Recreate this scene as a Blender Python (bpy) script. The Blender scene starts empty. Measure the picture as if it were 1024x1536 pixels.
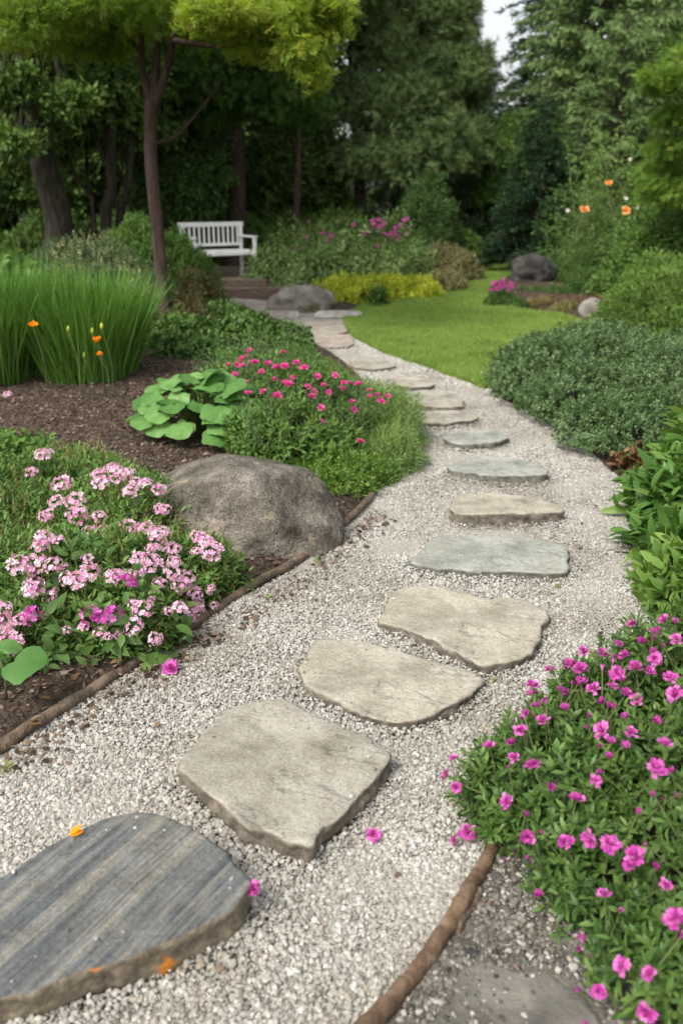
import bpy, math, random
import numpy as np
from math import radians as R, sin, cos, pi
C = bpy.context.scene
COL = C.collection
rng = np.random.default_rng(7)
random.seed(7)

# ---------------------------------------------------------------- camera, sky, sun, exposure
F = 1300.0; CH = 1.5; PITCH = R(20.2)
cam = bpy.data.cameras.new('camera'); camo = bpy.data.objects.new('camera', cam); COL.objects.link(camo)
camo.location = (0, 0, CH); camo.rotation_euler = (pi/2 - PITCH, 0, 0)
cam.sensor_fit = 'VERTICAL'; cam.sensor_height = 36; cam.lens = 36*F/1536
cam.clip_start = 0.05; cam.clip_end = 600
cam.dof.use_dof = True; cam.dof.focus_distance = 2.95; cam.dof.aperture_fstop = 2.6
C.camera = camo

SUN_EL, SUN_AZ = R(50), R(-138)      # azimuth measured from +Y (into the picture), negative = left
w = bpy.data.worlds.new('World'); C.world = w; w.use_nodes = True
nt = w.node_tree; nt.nodes.clear()
sky = nt.nodes.new('ShaderNodeTexSky'); sky.sky_type = 'NISHITA'; sky.sun_disc = False
sky.sun_elevation = SUN_EL; sky.sun_rotation = SUN_AZ; sky.air_density = 1.3; sky.dust_density = 4.0
hs = nt.nodes.new('ShaderNodeHueSaturation'); hs.inputs['Saturation'].default_value = 0.25
bg = nt.nodes.new('ShaderNodeBackground'); bg.inputs[1].default_value = 0.15
wo = nt.nodes.new('ShaderNodeOutputWorld')
nt.links.new(sky.outputs[0], hs.inputs['Color']); nt.links.new(hs.outputs[0], bg.inputs[0]); nt.links.new(bg.outputs[0], wo.inputs[0])
sl = bpy.data.lights.new('sun', 'SUN'); sl.energy = 1.5; sl.angle = R(16); sl.color = (1.0, 0.94, 0.84)
so = bpy.data.objects.new('sun', sl); COL.objects.link(so)
so.location = (-4, 6, 12)
so.rotation_euler = (pi/2 - SUN_EL, 0, pi - SUN_AZ)   # lamp shines along -Z; comes from azimuth SUN_AZ
C.view_settings.view_transform = 'Standard'; C.view_settings.look = 'None'
C.view_settings.exposure = 0.82; C.view_settings.gamma = 1
C.render.engine = 'CYCLES'
cy = C.cycles
cy.max_bounces = 5; cy.max_bounces = 6; cy.diffuse_bounces = 4; cy.glossy_bounces = 2; cy.transmission_bounces = 3; cy.transparent_max_bounces = 4
cy.caustics_reflective = False; cy.caustics_refractive = False
cy.use_denoising = True
cy.use_adaptive_sampling = True; cy.adaptive_threshold = 0.02

# ---------------------------------------------------------------- pixel -> world helpers
cp, sp = cos(PITCH), sin(PITCH)
def ray(px, py):
    dx = (px-512)/F; dy = (768-py)/F
    return np.array([dx, cp+dy*sp, -sp+dy*cp])
def at(px, py, z=0.0):
    d = ray(px, py); t = (z-CH)/d[2]; return np.array([d[0]*t, d[1]*t, z])
def atY(px, py, Y):
    d = ray(px, py); t = Y/d[1]; return np.array([d[0]*t, Y, CH+d[2]*t])
def hit(lumps, px, py, out=0.0):
    """point where the sight line meets the plant's surface lumps"""
    o = np.array([0, 0, CH]); d = ray(px, py); best = None; near = None
    for l in lumps:
        c = np.array(l[:3]); r = np.array(l[3:6])
        oo = (o-c)/r; dd = d/r
        a = dd@dd; b = 2*oo@dd; cc = oo@oo-1
        q = b*b-4*a*cc
        tm = -b/(2*a); pm = oo+dd*tm; m = pm@pm
        if near is None or m < near[0]:
            p = c + (pm/np.sqrt(m))*r if m > 1 else c+pm*r
            near = (m, o+d*tm, pm/np.sqrt(m))
        if q > 0:
            t = (-b-math.sqrt(q))/(2*a)
            if best is None or t < best[0]:
                p = oo+dd*t; n = p/r; n /= np.linalg.norm(n)
                best = (t, o+d*t, n)
    if best is not None: return best[1]+best[2]*out, best[2]
    return near[1], near[2]/np.linalg.norm(near[2])

# ---------------------------------------------------------------- numeric noise
def _h(i, j, k, s):
    n = (i*374761393 + j*668265263 + k*2147483647 + s*974634777) & 0xffffffff
    n = ((n ^ (n >> 13))*1274126177) & 0xffffffff
    n = ((n ^ (n >> 16))*2246822519) & 0xffffffff
    return ((n ^ (n >> 15)) & 0xffff)/32767.5-1
def vnoise(p, s=0):
    p = np.asarray(p, float); f = np.floor(p).astype(np.int64); u = p-f; u = u*u*(3-2*u)
    i, j, k = f[..., 0], f[..., 1], f[..., 2]; r = 0
    for a in (0, 1):
        for b in (0, 1):
            for c in (0, 1):
                wgt = (u[..., 0] if a else 1-u[..., 0])*(u[..., 1] if b else 1-u[..., 1])*(u[..., 2] if c else 1-u[..., 2])
                r = r+wgt*_h(i+a, j+b, k+c, s)
    return r
def fbm(p, o=4, s=0, g=.5):
    a = 1; r = 0; p = np.asarray(p, float)
    for k in range(o):
        r = r+a*vnoise(p*(2**k)+k*17.3, s+k); a *= g
    return r
def nrm(v):
    return v/np.maximum(np.linalg.norm(v, axis=-1, keepdims=True), 1e-9)
def inpoly(x, y, P):
    x = np.asarray(x); y = np.asarray(y); r = np.zeros(x.shape, bool); n = len(P)
    for i in range(n):
        x1, y1 = P[i][:2]; x2, y2 = P[(i+1) % n][:2]
        if y1 == y2: continue
        c = ((y1 > y) != (y2 > y)) & (x < (x2-x1)*(y-y1)/(y2-y1)+x1)
        r ^= c
    return r
def dpoly(x, y, P, closed=True):
    d = np.full(np.shape(x), 1e9); n = len(P)
    for i in range(n if closed else n-1):
        a = np.array(P[i][:2]); b = np.array(P[(i+1) % n][:2]); ab = b-a
        t = np.clip(((x-a[0])*ab[0]+(y-a[1])*ab[1])/max(ab@ab, 1e-12), 0, 1)
        d = np.minimum(d, np.hypot(x-a[0]-ab[0]*t, y-a[1]-ab[1]*t))
    return d
def smooth_poly(P, closed=True, k=8):
    """Catmull-Rom through the points"""
    P = np.array(P, float); n = len(P); out = []
    for i in range(n if closed else n-1):
        if closed: p0, p1, p2, p3 = P[(i-1) % n], P[i], P[(i+1) % n], P[(i+2) % n]
        else: p0, p1, p2, p3 = P[max(i-1, 0)], P[i], P[i+1], P[min(i+2, n-1)]
        for t in np.arange(k)/k:
            out.append(.5*((2*p1)+(-p0+p2)*t+(2*p0-5*p1+4*p2-p3)*t*t+(-p0+3*p1-3*p2+p3)*t**3))
    if not closed: out.append(P[-1])
    return np.array(out)

# ---------------------------------------------------------------- mesh building
class MB:
    def __init__(s): s.v = []; s.t = []; s.r = []; s.n = 0
    def add(s, v, t, r=None):
        v = np.asarray(v, float).reshape(-1, 3); t = np.asarray(t, np.int64).reshape(-1, 3)
        if r is None: r = rng.random()
        r = np.broadcast_to(np.asarray(r, float), (len(v),))
        s.v.append(v); s.t.append(t+s.n); s.r.append(r); s.n += len(v)
        return s
    def mesh(s, name, org=(0, 0, 0), smooth=True):
        v = np.concatenate(s.v)-np.asarray(org); t = np.concatenate(s.t); r = np.concatenate(s.r)
        me = bpy.data.meshes.new(name)
        me.vertices.add(len(v)); me.vertices.foreach_set('co', v.astype(np.float32).ravel())
        me.loops.add(len(t)*3); me.loops.foreach_set('vertex_index', t.astype(np.int32).ravel())
        me.polygons.add(len(t)); me.polygons.foreach_set('loop_start', (np.arange(len(t))*3).astype(np.int32))
        me.polygons.foreach_set('use_smooth', np.full(len(t), bool(smooth)))
        a = me.attributes.new('rnd', 'FLOAT', 'POINT'); a.data.foreach_set('value', r.astype(np.float32))
        me.update(calc_edges=True)
        return me
def obj(name, mb, mat, parent=None, smooth=True):
    org = (0, 0, 0)
    if parent is not None: org = np.array(parent.location)
    me = mb.mesh(name, org, smooth) if isinstance(mb, MB) else mb
    if mat is not None and not me.materials:
        for m in (mat if isinstance(mat, (list, tuple)) else [mat]): me.materials.append(m)
    o = bpy.data.objects.new(name, me); COL.objects.link(o)
    if parent is not None: o.parent = parent
    return o
def tag(o, label=None, cat=None, group=None, kind=None):
    if label: o['label'] = label
    if cat: o['category'] = cat
    if group: o['group'] = group
    if kind: o['kind'] = kind
    return o
def thing(name, label, cat, loc=(0, 0, 0), group=None, rz=0):
    o = bpy.data.objects.new(name, None); COL.objects.link(o); o.empty_display_size = .1
    o.location = tuple(float(q) for q in loc); o.rotation_euler = (0, 0, rz)
    return tag(o, label, cat, group)
def solo(name, mb, mat, label, cat, group=None, smooth=True):
    """a thing that is one mesh, its origin at the foot of its centre"""
    v = np.concatenate(mb.v); org = np.array([v[:, 0].mean(), v[:, 1].mean(), v[:, 2].min()])
    me = mb.mesh(name, org, smooth); me.materials.append(mat)
    o = bpy.data.objects.new(name, me); COL.objects.link(o); o.location = org
    return tag(o, label, cat, group)
def frame(d, up=(0, 0, 1)):
    d = nrm(np.asarray(d, float)); u = np.asarray(up, float)
    x = np.cross(d, u)
    if np.linalg.norm(x) < 1e-5: x = np.cross(d, (1, 0, 0))
    x = nrm(x); return x, d, np.cross(x, d)
def tube(mb, pts, rad, sides=8, cap=True, r=None, rough=0, seed=0):
    pts = np.asarray(pts, float); n = len(pts); rad = np.broadcast_to(np.asarray(rad, float), (n,))
    tan = np.gradient(pts, axis=0); tan = nrm(tan)
    x = np.cross(tan[0], (0, 0, 1.0)); x = nrm(x) if np.linalg.norm(x) > 1e-3 else np.array([1.0, 0, 0])
    an = np.arange(sides)/sides*2*pi; V = []
    for i in range(n):
        x = nrm(x-tan[i]*(x@tan[i])); y = np.cross(tan[i], x)
        V.append(pts[i]+rad[i]*(np.cos(an)[:, None]*x+np.sin(an)[:, None]*y))
    V = np.array(V)
    if rough:
        dsp = 1+rough*fbm(V/np.maximum(rad[:, None, None], 1e-4)*[.8, .8, .8]/1.2, 3, seed)
        V = pts[:, None]+(V-pts[:, None])*dsp[..., None]
    T = []
    for i in range(n-1):
        for j in range(sides):
            a = i*sides+j; b = i*sides+(j+1) % sides; c = a+sides; d = b+sides
            T += [(a, b, d), (a, d, c)]
    V = V.reshape(-1, 3)
    if cap:
        k = len(V); V = np.vstack([V, pts[0], pts[-1]])
        for j in range(sides):
            T += [(k, (j+1) % sides, j), (k+1, (n-1)*sides+j, (n-1)*sides+(j+1) % sides)]
    mb.add(V, T, r); return mb
def box(mb, c, s, rz=0, rx=0, r=None, bev=0.006):
    """bevelled box: centre, full size"""
    h = np.array(s)/2; b = min(bev, h.min()*.45)
    V = []; idx = {}
    for sx in (-1, 1):
        for sy in (-1, 1):
            for sz in (-1, 1):
                sg = np.array([sx, sy, sz])
                for ax in range(3):
                    p = sg*h-sg*b; p[ax] = sg[ax]*h[ax]
                    idx[(sx, sy, sz, ax)] = len(V); V.append(p)
    T = []
    def quad(q):
        a, b_, c_, d = q; T.append((a, b_, c_)); T.append((a, c_, d))
    for ax in range(3):
        o1, o2 = [(1, 2), (2, 0), (0, 1)][ax]
        for sg in (-1, 1):
            q = []
            for s1, s2 in ((-1, -1), (1, -1), (1, 1), (-1, 1)):
                k = [0, 0, 0]; k[ax] = sg; k[o1] = s1; k[o2] = s2; q.append(idx[(*k, ax)])
            quad(q if sg > 0 else q[::-1])
        for s1 in (-1, 1):                 # edges parallel to ax
            for s2 in (-1, 1):
                k0 = [0, 0, 0]; k0[ax] = -1; k0[o1] = s1; k0[o2] = s2; k1 = list(k0); k1[ax] = 1
                q = [idx[(*k0, o1)], idx[(*k1, o1)], idx[(*k1, o2)], idx[(*k0, o2)]]
                quad(q if s1*s2 < 0 else q[::-1])
    for sx in (-1, 1):
        for sy in (-1, 1):
            for sz in (-1, 1):
                q = [idx[(sx, sy, sz, a)] for a in range(3)]
                T.append(q if sx*sy*sz > 0 else q[::-1])
    V = np.array(V)
    if rx: V = V@np.array([[1, 0, 0], [0, cos(rx), sin(rx)], [0, -sin(rx), cos(rx)]])
    if rz: V = V@np.array([[cos(rz), sin(rz), 0], [-sin(rz), cos(rz), 0], [0, 0, 1]])
    mb.add(V+np.array(c), T, r); return mb

# ---------------------------------------------------------------- leaf templates: (verts, tris); x width, y length, z normal
def T_(v, t): return np.array(v, float), np.array(t)
DIAMOND = T_([(0, 0, 0), (-.24, .45, .05), (0, 1, -.03), (.24, .45, .05)], [(0, 3, 2), (0, 2, 1)])
NARROW = T_([(0, 0, 0), (-.09, .4, .02), (0, 1, -.08), (.09, .4, .02)], [(0, 3, 2), (0, 2, 1)])
def lance(wd=.17, droop=.12, fold=.05):
    ys = [.0, .22, .5, .78, 1.0]; ws = [.03, .8, 1.0, .62, 0]; v = []; t = []
    for i, (y, q) in enumerate(zip(ys[:-1], ws)):
        z = -droop*y*y*1.5+.03
        v += [(-q*wd, y, z+fold*q), (0, y, z), (q*wd, y, z+fold*q)]
    v.append((0, 1, -droop*1.5))
    for i in range(3):
        a = i*3
        for k in (0, 1):
            t += [(a+k, a+k+1, a+k+4), (a+k, a+k+4, a+k+3)]
    t += [(9, 10, 12), (10, 11, 12)]
    return T_(v, t)
LANCE = lance(); BROAD = lance(.27, .22, .06); STRAP = lance(.10, .35, .03); OVAL = lance(.32, .1, .05)
def compound(n=7, ll=.42, lw=.13, spread=1.0):
    v = []; t = []
    for i in range(n):
        if i == n-1: o = np.array([0, .62, 0]); an = 0
        else:
            k = i//2; sgn = 1 if i % 2 else -1
            o = np.array([0, .12+.5*k/((n-1)/2), 0]); an = sgn*spread*(1.05-.12*k)
        d = np.array([sin(an), cos(an), -.12]); s = np.array([cos(an), -sin(an), 0])
        b = len(v)
        v += [o, o+d*ll*.45-s*lw*ll*1.1+[0, 0, .02], o+d*ll, o+d*ll*.45+s*lw*ll*1.1+[0, 0, .02]]
        t += [(b, b+3, b+2), (b, b+2, b+1)]
    return T_(v, t)
COMP = compound(); SPRAY = compound(9, .4, .16, .75); PALM = compound(5, .85, .2, 1.25)
PALM[0][:, 1] -= 0
FROND = compound(15, .24, .085, .62); WISP = compound(9, .5, .035, .35)
TUFT = []
def _tuft():
    v = []; t = []; r = np.random.default_rng(3)
    for i in range(9):
        d = nrm(np.array([r.normal()*.55, 1, r.normal()*.55])); s = nrm(np.cross(d, r.normal(size=3)))
        b = len(v); v += [np.zeros(3), d*.5-s*.045, d, d*.5+s*.045]; t += [(b, b+3, b+2), (b, b+2, b+1)]
    return T_(v, t)
TUFT = _tuft()
def blade_t(w_=.02, curve=.25):
    v = []; t = []
    for i, y in enumerate([0, .35, .7]):
        q = [1, .9, .6][i]*w_; z = -curve*y*y; v += [(-q, y, z), (q, y, z)]
    v.append((0, 1-.08*curve*4, -curve)); t = [(0, 1, 3), (0, 3, 2), (2, 3, 5), (2, 5, 4), (4, 5, 6)]
    return T_(v, t)
def scatter(mb, T, P, D, U, S, rnd=None, wv=None):
    v, t = T; n = len(P)
    D = nrm(D); X = nrm(np.cross(D, U)); N = np.cross(X, D); S = np.broadcast_to(S, (n,))
    W = S if wv is None else S*wv
    V = P[:, None, :]+(W[:, None, None]*v[None, :, 0, None])*X[:, None]+(S[:, None, None]*v[None, :, 1, None])*D[:, None]+(S[:, None, None]*v[None, :, 2, None])*N[:, None]
    tt = (np.arange(n)[:, None, None]*len(v)+t[None]).reshape(-1, 3)
    if rnd is None: rnd = rng.random(n)
    mb.add(V.reshape(-1, 3), tt, np.repeat(rnd, len(v))); return mb
def surf(lumps, n, zmin=None, up=-.35, bump=.12, seed=1, depth=.12):
    """points and outward normals on a union of ellipsoids, lumpy and with some depth"""
    L = np.array(lumps)[:, :6]; ar = (L[:, 3]*L[:, 4]+L[:, 3]*L[:, 5]+L[:, 4]*L[:, 5]); k = rng.choice(len(L), int(n*2.2), p=ar/ar.sum())
    d = nrm(rng.normal(size=(len(k), 3))); c = L[k, :3]; r = L[k, 3:6]
    keep = d[:, 2] > up; d = d[keep]; c = c[keep]; r = r[keep]; k = k[keep]
    rm = r.min(1)
    p0 = c+d*r
    q = 1+bump*fbm(p0/rm.mean()*2.2, 2, seed)-depth*rng.random(len(d))**1.5
    p = c+d*r*q[:, None]; nn = nrm(d/r)
    ins = np.zeros(len(p), bool)
    for i_, l in enumerate(L):
        m = ((((p-l[:3])/l[3:6])**2).sum(1) < .62) & (k != i_)
        ins |= m
    ok = ~ins
    if zmin is not None: ok &= p[:, 2] > zmin
    p = p[ok]; nn = nn[ok]
    return p[:n], nn[:n]
def sprigs(mb, T, tips, dirs, L, nl, ls, tilt=(1.25, .45), jit=.25, rndsd=.18):
    n = len(tips); dirs = nrm(dirs); ax = nrm(np.cross(dirs, rng.normal(size=(n, 3)))); ay = np.cross(dirs, ax)
    j = np.arange(nl); t = (j/(max(nl-1, 1)))[None, :]; Ls = L*(.7+.6*rng.random((n, 1)))
    P = tips[:, None]-dirs[:, None]*((1-t)*Ls)[..., None]
    an = j[None]*2.39996+rng.random((n, 1))*6.28+rng.normal(size=(n, nl))*jit
    rad = np.cos(an)[..., None]*ax[:, None]+np.sin(an)[..., None]*ay[:, None]
    ti = (tilt[0]*(1-t)+tilt[1]*t+rng.normal(size=(n, nl))*jit*.6)[..., None]
    D = dirs[:, None]*np.cos(ti)+rad*np.sin(ti)
    U = dirs[:, None]*np.sin(ti)-rad*np.cos(ti)+rng.normal(size=(n, nl, 3))*.15
    S = ls*(.65+.6*rng.random((n, nl)))*(1-.25*t)
    rn = np.clip(rng.random((n, 1))*.5+.25+rng.normal(size=(n, nl))*rndsd, 0, 1)
    scatter(mb, T, P.reshape(-1, 3), D.reshape(-1, 3), U.reshape(-1, 3), S.ravel(), rn.ravel()); return mb
def shrubmb(lumps, n, T, L, nl, ls, upb=.5, zmin=None, up=-.35, bump=.12, depth=.12, tilt=(1.25, .45), rand=.35, seed=1, mb=None):
    mb = mb or MB(); p, nn = surf(lumps, n, zmin, up, bump, seed, depth)
    d = nn+np.array([0, 0, upb])+rng.normal(size=p.shape)*rand
    return sprigs(mb, T, p, d, L, nl, ls, tilt)

# ---------------------------------------------------------------- materials
def mat(name):
    m = bpy.data.materials.new(name); m.use_nodes = True; n = m.node_tree; n.nodes.clear()
    o = n.nodes.new('ShaderNodeOutputMaterial'); return m, n, o
def ramp(n, cols, fac, pos=None):
    r = n.nodes.new('ShaderNodeValToRGB'); e = r.color_ramp.elements
    pos = pos or [i/(len(cols)-1) for i in range(len(cols))]
    while len(e) < len(cols): e.new(.5)
    for i, (c, p) in enumerate(zip(cols, pos)): e[i].position = p; e[i].color = (*c, 1)
    n.links.new(fac, r.inputs[0]); return r.outputs[0]
def noise(n, scale, detail=4, coord=None, rough=.55, vec=None, dist=0):
    x = n.nodes.new('ShaderNodeTexNoise'); x.inputs['Scale'].default_value = scale; x.inputs['Detail'].default_value = detail
    x.inputs['Roughness'].default_value = rough; x.inputs['Distortion'].default_value = dist
    if coord is not None: n.links.new(coord, x.inputs['Vector'])
    return x.outputs[0]
def math_(n, op, a, b):
    x = n.nodes.new('ShaderNodeMath'); x.operation = op
    for i, q in enumerate((a, b)):
        if isinstance(q, (int, float)): x.inputs[i].default_value = q
        else: n.links.new(q, x.inputs[i])
    return x.outputs[0]
def mixc(n, f, a, b, mode='MIX'):
    x = n.nodes.new('ShaderNodeMix'); x.data_type = 'RGBA'; x.blend_type = mode
    for k, q in ((0, f), (6, a), (7, b)):
        if isinstance(q, (int, float)): x.inputs[k].default_value = q
        elif isinstance(q, tuple): x.inputs[k].default_value = (*q, 1)
        else: n.links.new(q, x.inputs[k])
    return x.outputs[2]
def ocoord(n, kind='Object', sc=None, rot=None):
    t = n.nodes.new('ShaderNodeTexCoord')
    o = t.outputs[kind]
    if sc is not None or rot is not None:
        if rot is not None: m = n.nodes.new('ShaderNodeMapping'); n.links.new(o, m.inputs[0]); m.inputs['Rotation'].default_value = rot; o = m.outputs[0]
        if sc is not None: m = n.nodes.new('ShaderNodeMapping'); n.links.new(o, m.inputs[0]); m.inputs['Scale'].default_value = sc; o = m.outputs[0]
    return o
def attr(n, name='rnd'):
    a = n.nodes.new('ShaderNodeAttribute'); a.attribute_name = name; return a.outputs['Fac']
def leafmat(name, cols, rough=.5, transl=.3, ns=1.6, nw=.45, spec=.2):
    m, n, o = mat(name)
    f = math_(n, 'ADD', math_(n, 'MULTIPLY', attr(n), 1-nw), math_(n, 'MULTIPLY', math_(n, 'MULTIPLY_ADD' if 0 else 'MULTIPLY', noise(n, ns, 2, ocoord(n)), 1.0), nw))
    c = ramp(n, cols, f, [.2+.6*i/(len(cols)-1) for i in range(len(cols))])
    p = n.nodes.new('ShaderNodeBsdfPrincipled'); n.links.new(c, p.inputs['Base Color']); p.inputs['Roughness'].default_value = rough
    p.inputs['Specular IOR Level'].default_value = spec
    if transl:
        t = n.nodes.new('ShaderNodeBsdfTranslucent'); c2 = mixc(n, 1.0, c, (1.06, 1.04, .6), 'MULTIPLY'); n.links.new(c2, t.inputs[0])
        x = n.nodes.new('ShaderNodeMixShader'); x.inputs[0].default_value = transl
        n.links.new(p.outputs[0], x.inputs[1]); n.links.new(t.outputs[0], x.inputs[2]); n.links.new(x.outputs[0], o.inputs[0])
    else: n.links.new(p.outputs[0], o.inputs[0])
    return m
def solid(name, cols, scale=8, rough=.8, bump=.3, bscale=40, bdist=.01, sc=None, rot=None, detail=6, pos=None, spec=.3, extra=None):
    m, n, o = mat(name); co = ocoord(n, 'Object', sc, rot)
    c = ramp(n, cols, noise(n, scale, detail, co), pos or [.3+.4*i/(len(cols)-1) for i in range(len(cols))])
    if extra: c = extra(n, c, co)
    p = n.nodes.new('ShaderNodeBsdfPrincipled'); n.links.new(c, p.inputs['Base Color']); p.inputs['Roughness'].default_value = rough
    p.inputs['Specular IOR Level'].default_value = spec
    if bump:
        b = n.nodes.new('ShaderNodeBump'); b.inputs['Strength'].default_value = bump; b.inputs['Distance'].default_value = bdist
        n.links.new(noise(n, bscale, 6, co), b.inputs['Height']); n.links.new(b.outputs[0], p.inputs['Normal'])
    n.links.new(p.outputs[0], o.inputs[0]); return m
G = {}
G['hedge'] = leafmat('hedge_leaves', [(.045, .095, .028), (.09, .16, .055), (.2, .28, .135)], .4, .15, 1.6, .3)
G['mid'] = leafmat('green_leaves', [(.035, .08, .02), (.08, .155, .035), (.15, .25, .065)], .45, .25)
G['bright'] = leafmat('bright_leaves', [(.05, .115, .022), (.11, .21, .045), (.2, .32, .08)], .45, .3)
G['fresh'] = leafmat('fresh_leaves', [(.08, .165, .03), (.145, .26, .05), (.25, .37, .09)], .5, .35)
G['grey'] = leafmat('greygreen_leaves', [(.07, .12, .05), (.12, .18, .08), (.2, .27, .13)], .55, .25)
G['dark'] = leafmat('dark_leaves', [(.055, .11, .025), (.11, .19, .045), (.175, .275, .07)], .5, .2, .6)
G['forest'] = leafmat('forest_leaves', [(.07, .135, .03), (.125, .215, .05), (.2, .31, .08)], .5, .25, .5)
G['maple'] = leafmat('maple_leaves', [(.09, .18, .025), (.2, .31, .045), (.44, .47, .08)], .5, .55, .5, .55)
G['yellowtip'] = leafmat('yellow_maple_leaves', [(.14, .26, .035), (.31, .42, .06), (.62, .62, .12)], .5, .55, .9)
G['conifer'] = leafmat('conifer_needles', [(.045, .095, .028), (.08, .15, .042), (.13, .22, .065)], .55, .15, .5)
G['spruce'] = leafmat('spruce_needles', [(.016, .045, .018), (.03, .075, .03), (.055, .115, .045)], .5, .1, 1)
G['firdark'] = leafmat('dark_fir_needles', [(.018, .042, .018), (.032, .07, .028), (.055, .105, .04)], .55, .1, .5)
G['softfir'] = leafmat('soft_conifer_needles', [(.10, .18, .055), (.165, .26, .085), (.25, .36, .13)], .55, .2, .5)
G['juniper'] = leafmat('juniper_needles', [(.07, .14, .025), (.13, .23, .045), (.24, .36, .09)], .55, .2)
G['yellow'] = leafmat('yellow_leaves', [(.18, .28, .03), (.47, .54, .05), (.78, .76, .11)], .5, .3, 3)
G['blade'] = leafmat('grass_blades', [(.06, .14, .025), (.11, .24, .04), (.2, .36, .08)], .4, .3)
G['lawn'] = leafmat('lawn_blades', [(.14, .235, .045), (.225, .34, .072), (.335, .44, .11)], .55, .3, 1.2, .5)
G['bigleaf'] = leafmat('broad_leaf_surface', [(.07, .17, .04), (.12, .26, .065), (.20, .37, .11)], .38, .3, 9, .4)
G['russet'] = leafmat('russet_leaves', [(.08, .05, .02), (.17, .08, .04), (.25, .16, .07)], .6, .2, 3)
G['tan'] = leafmat('tan_leaves', [(.14, .15, .05), (.24, .24, .08), (.38, .36, .15)], .6, .25, 3)
G['cream'] = leafmat('cream_leaf_tips', [(.24, .27, .10), (.42, .42, .2), (.65, .62, .38)], .6, .25, 4)
G['pink'] = leafmat('pink_petals', [(.36, .03, .26), (.56, .08, .42), (.76, .26, .62)], .6, .3, 20, .3, .2)
G['crimson'] = leafmat('crimson_petals', [(.42, .015, .15), (.58, .04, .24), (.74, .14, .40)], .6, .25, 20, .3, .2)
G['pale'] = leafmat('pale_pink_petals', [(.68, .24, .50), (.84, .52, .72), (.94, .84, .90)], .6, .3, 12, .35, .2)
G['magenta'] = leafmat('magenta_petals', [(.45, .04, .3), (.6, .08, .4), (.75, .2, .55)], .6, .3, 10, .3, .2)
G['orange'] = leafmat('orange_petals', [(.85, .26, .01), (.95, .38, .02), (1, .5, .05)], .5, .35, 20, .3, .2)
G['peach'] = leafmat('apricot_petals', [(.85, .3, .05), (.92, .42, .1), (.95, .6, .3)], .5, .3, 20, .3, .2)
G['white'] = leafmat('white_petals', [(.7, .6, .6), (.8, .75, .72), (.85, .82, .8)], .5, .3, 20, .3, .2)
G['stem'] = leafmat('green_stems', [(.06, .1, .03), (.1, .14, .04), (.15, .17, .07)], .6, 0)
G['twig'] = leafmat('brown_twigs', [(.05, .035, .022), (.08, .06, .04), (.13, .1, .07)], .8, 0)
def barkm(name, cols, sc=(1, 1, .18), s=22):
    return solid(name, cols, s, .9, .8, s*1.6, .02, sc)
G['bark'] = barkm('bark', [(.03, .022, .017), (.06, .045, .034), (.1, .078, .06)])
G['barkgrey'] = barkm('grey_bark', [(.012, .011, .007), (.03, .027, .017), (.065, .06, .038)])
G['barkred'] = barkm('reddish_bark', [(.035, .022, .017), (.065, .042, .033), (.1, .068, .054)])

# stones
def speck(n, c, co):
    v = n.nodes.new('ShaderNodeTexNoise'); v.inputs['Scale'].default_value = 120; v.inputs['Detail'].default_value = 5; v.inputs['Roughness'].default_value = .75; n.links.new(co, v.inputs['Vector'])
    f = ramp(n, [(.35,)*3, (.95,)*3, (1.75,)*3], v.outputs[0], [.36, .5, .64])
    dk = ramp(n, [(.45, .43, .4), (1.05,)*3], noise(n, 3.4, 7, co, .75, dist=.8), [.36, .56]); c = mixc(n, 1.0, c, dk, 'MULTIPLY')
    c = mixc(n, .9, c, f, 'MULTIPLY')
    l = ramp(n, [(0, 0, 0), (1, 1, 1)], noise(n, 5, 5, co, .7), [.60, .68])
    return mixc(n, l, c, (.30, .235, .15))
G['granite'] = solid('granite', [(.055, .048, .037), (.105, .093, .074), (.165, .147, .12), (.25, .225, .185)], 9, .9, .9, 48, .016, extra=speck, detail=9)
G['darkrock'] = solid('dark_rock', [(.02, .02, .02), (.045, .043, .04), (.1, .095, .085)], 6, .9, .7, 40, .02, detail=8)
G['palerock'] = solid('pale_rock', [(.2, .19, .17), (.33, .31, .28), (.48, .46, .43)], 8, .9, .6, 50, .01, detail=8)
def mossy(n, c, co):
    l = ramp(n, [(0, 0, 0), (1, 1, 1)], noise(n, 2.2, 6, co, .7), [.50, .62])
    return mixc(n, l, c, (.10, .11, .035))
G['mossrock'] = solid('mossy_rock', [(.11, .1, .085), (.2, .18, .155), (.3, .28, .24)], 7, .9, .7, 50, .015, extra=mossy, detail=8)
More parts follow.
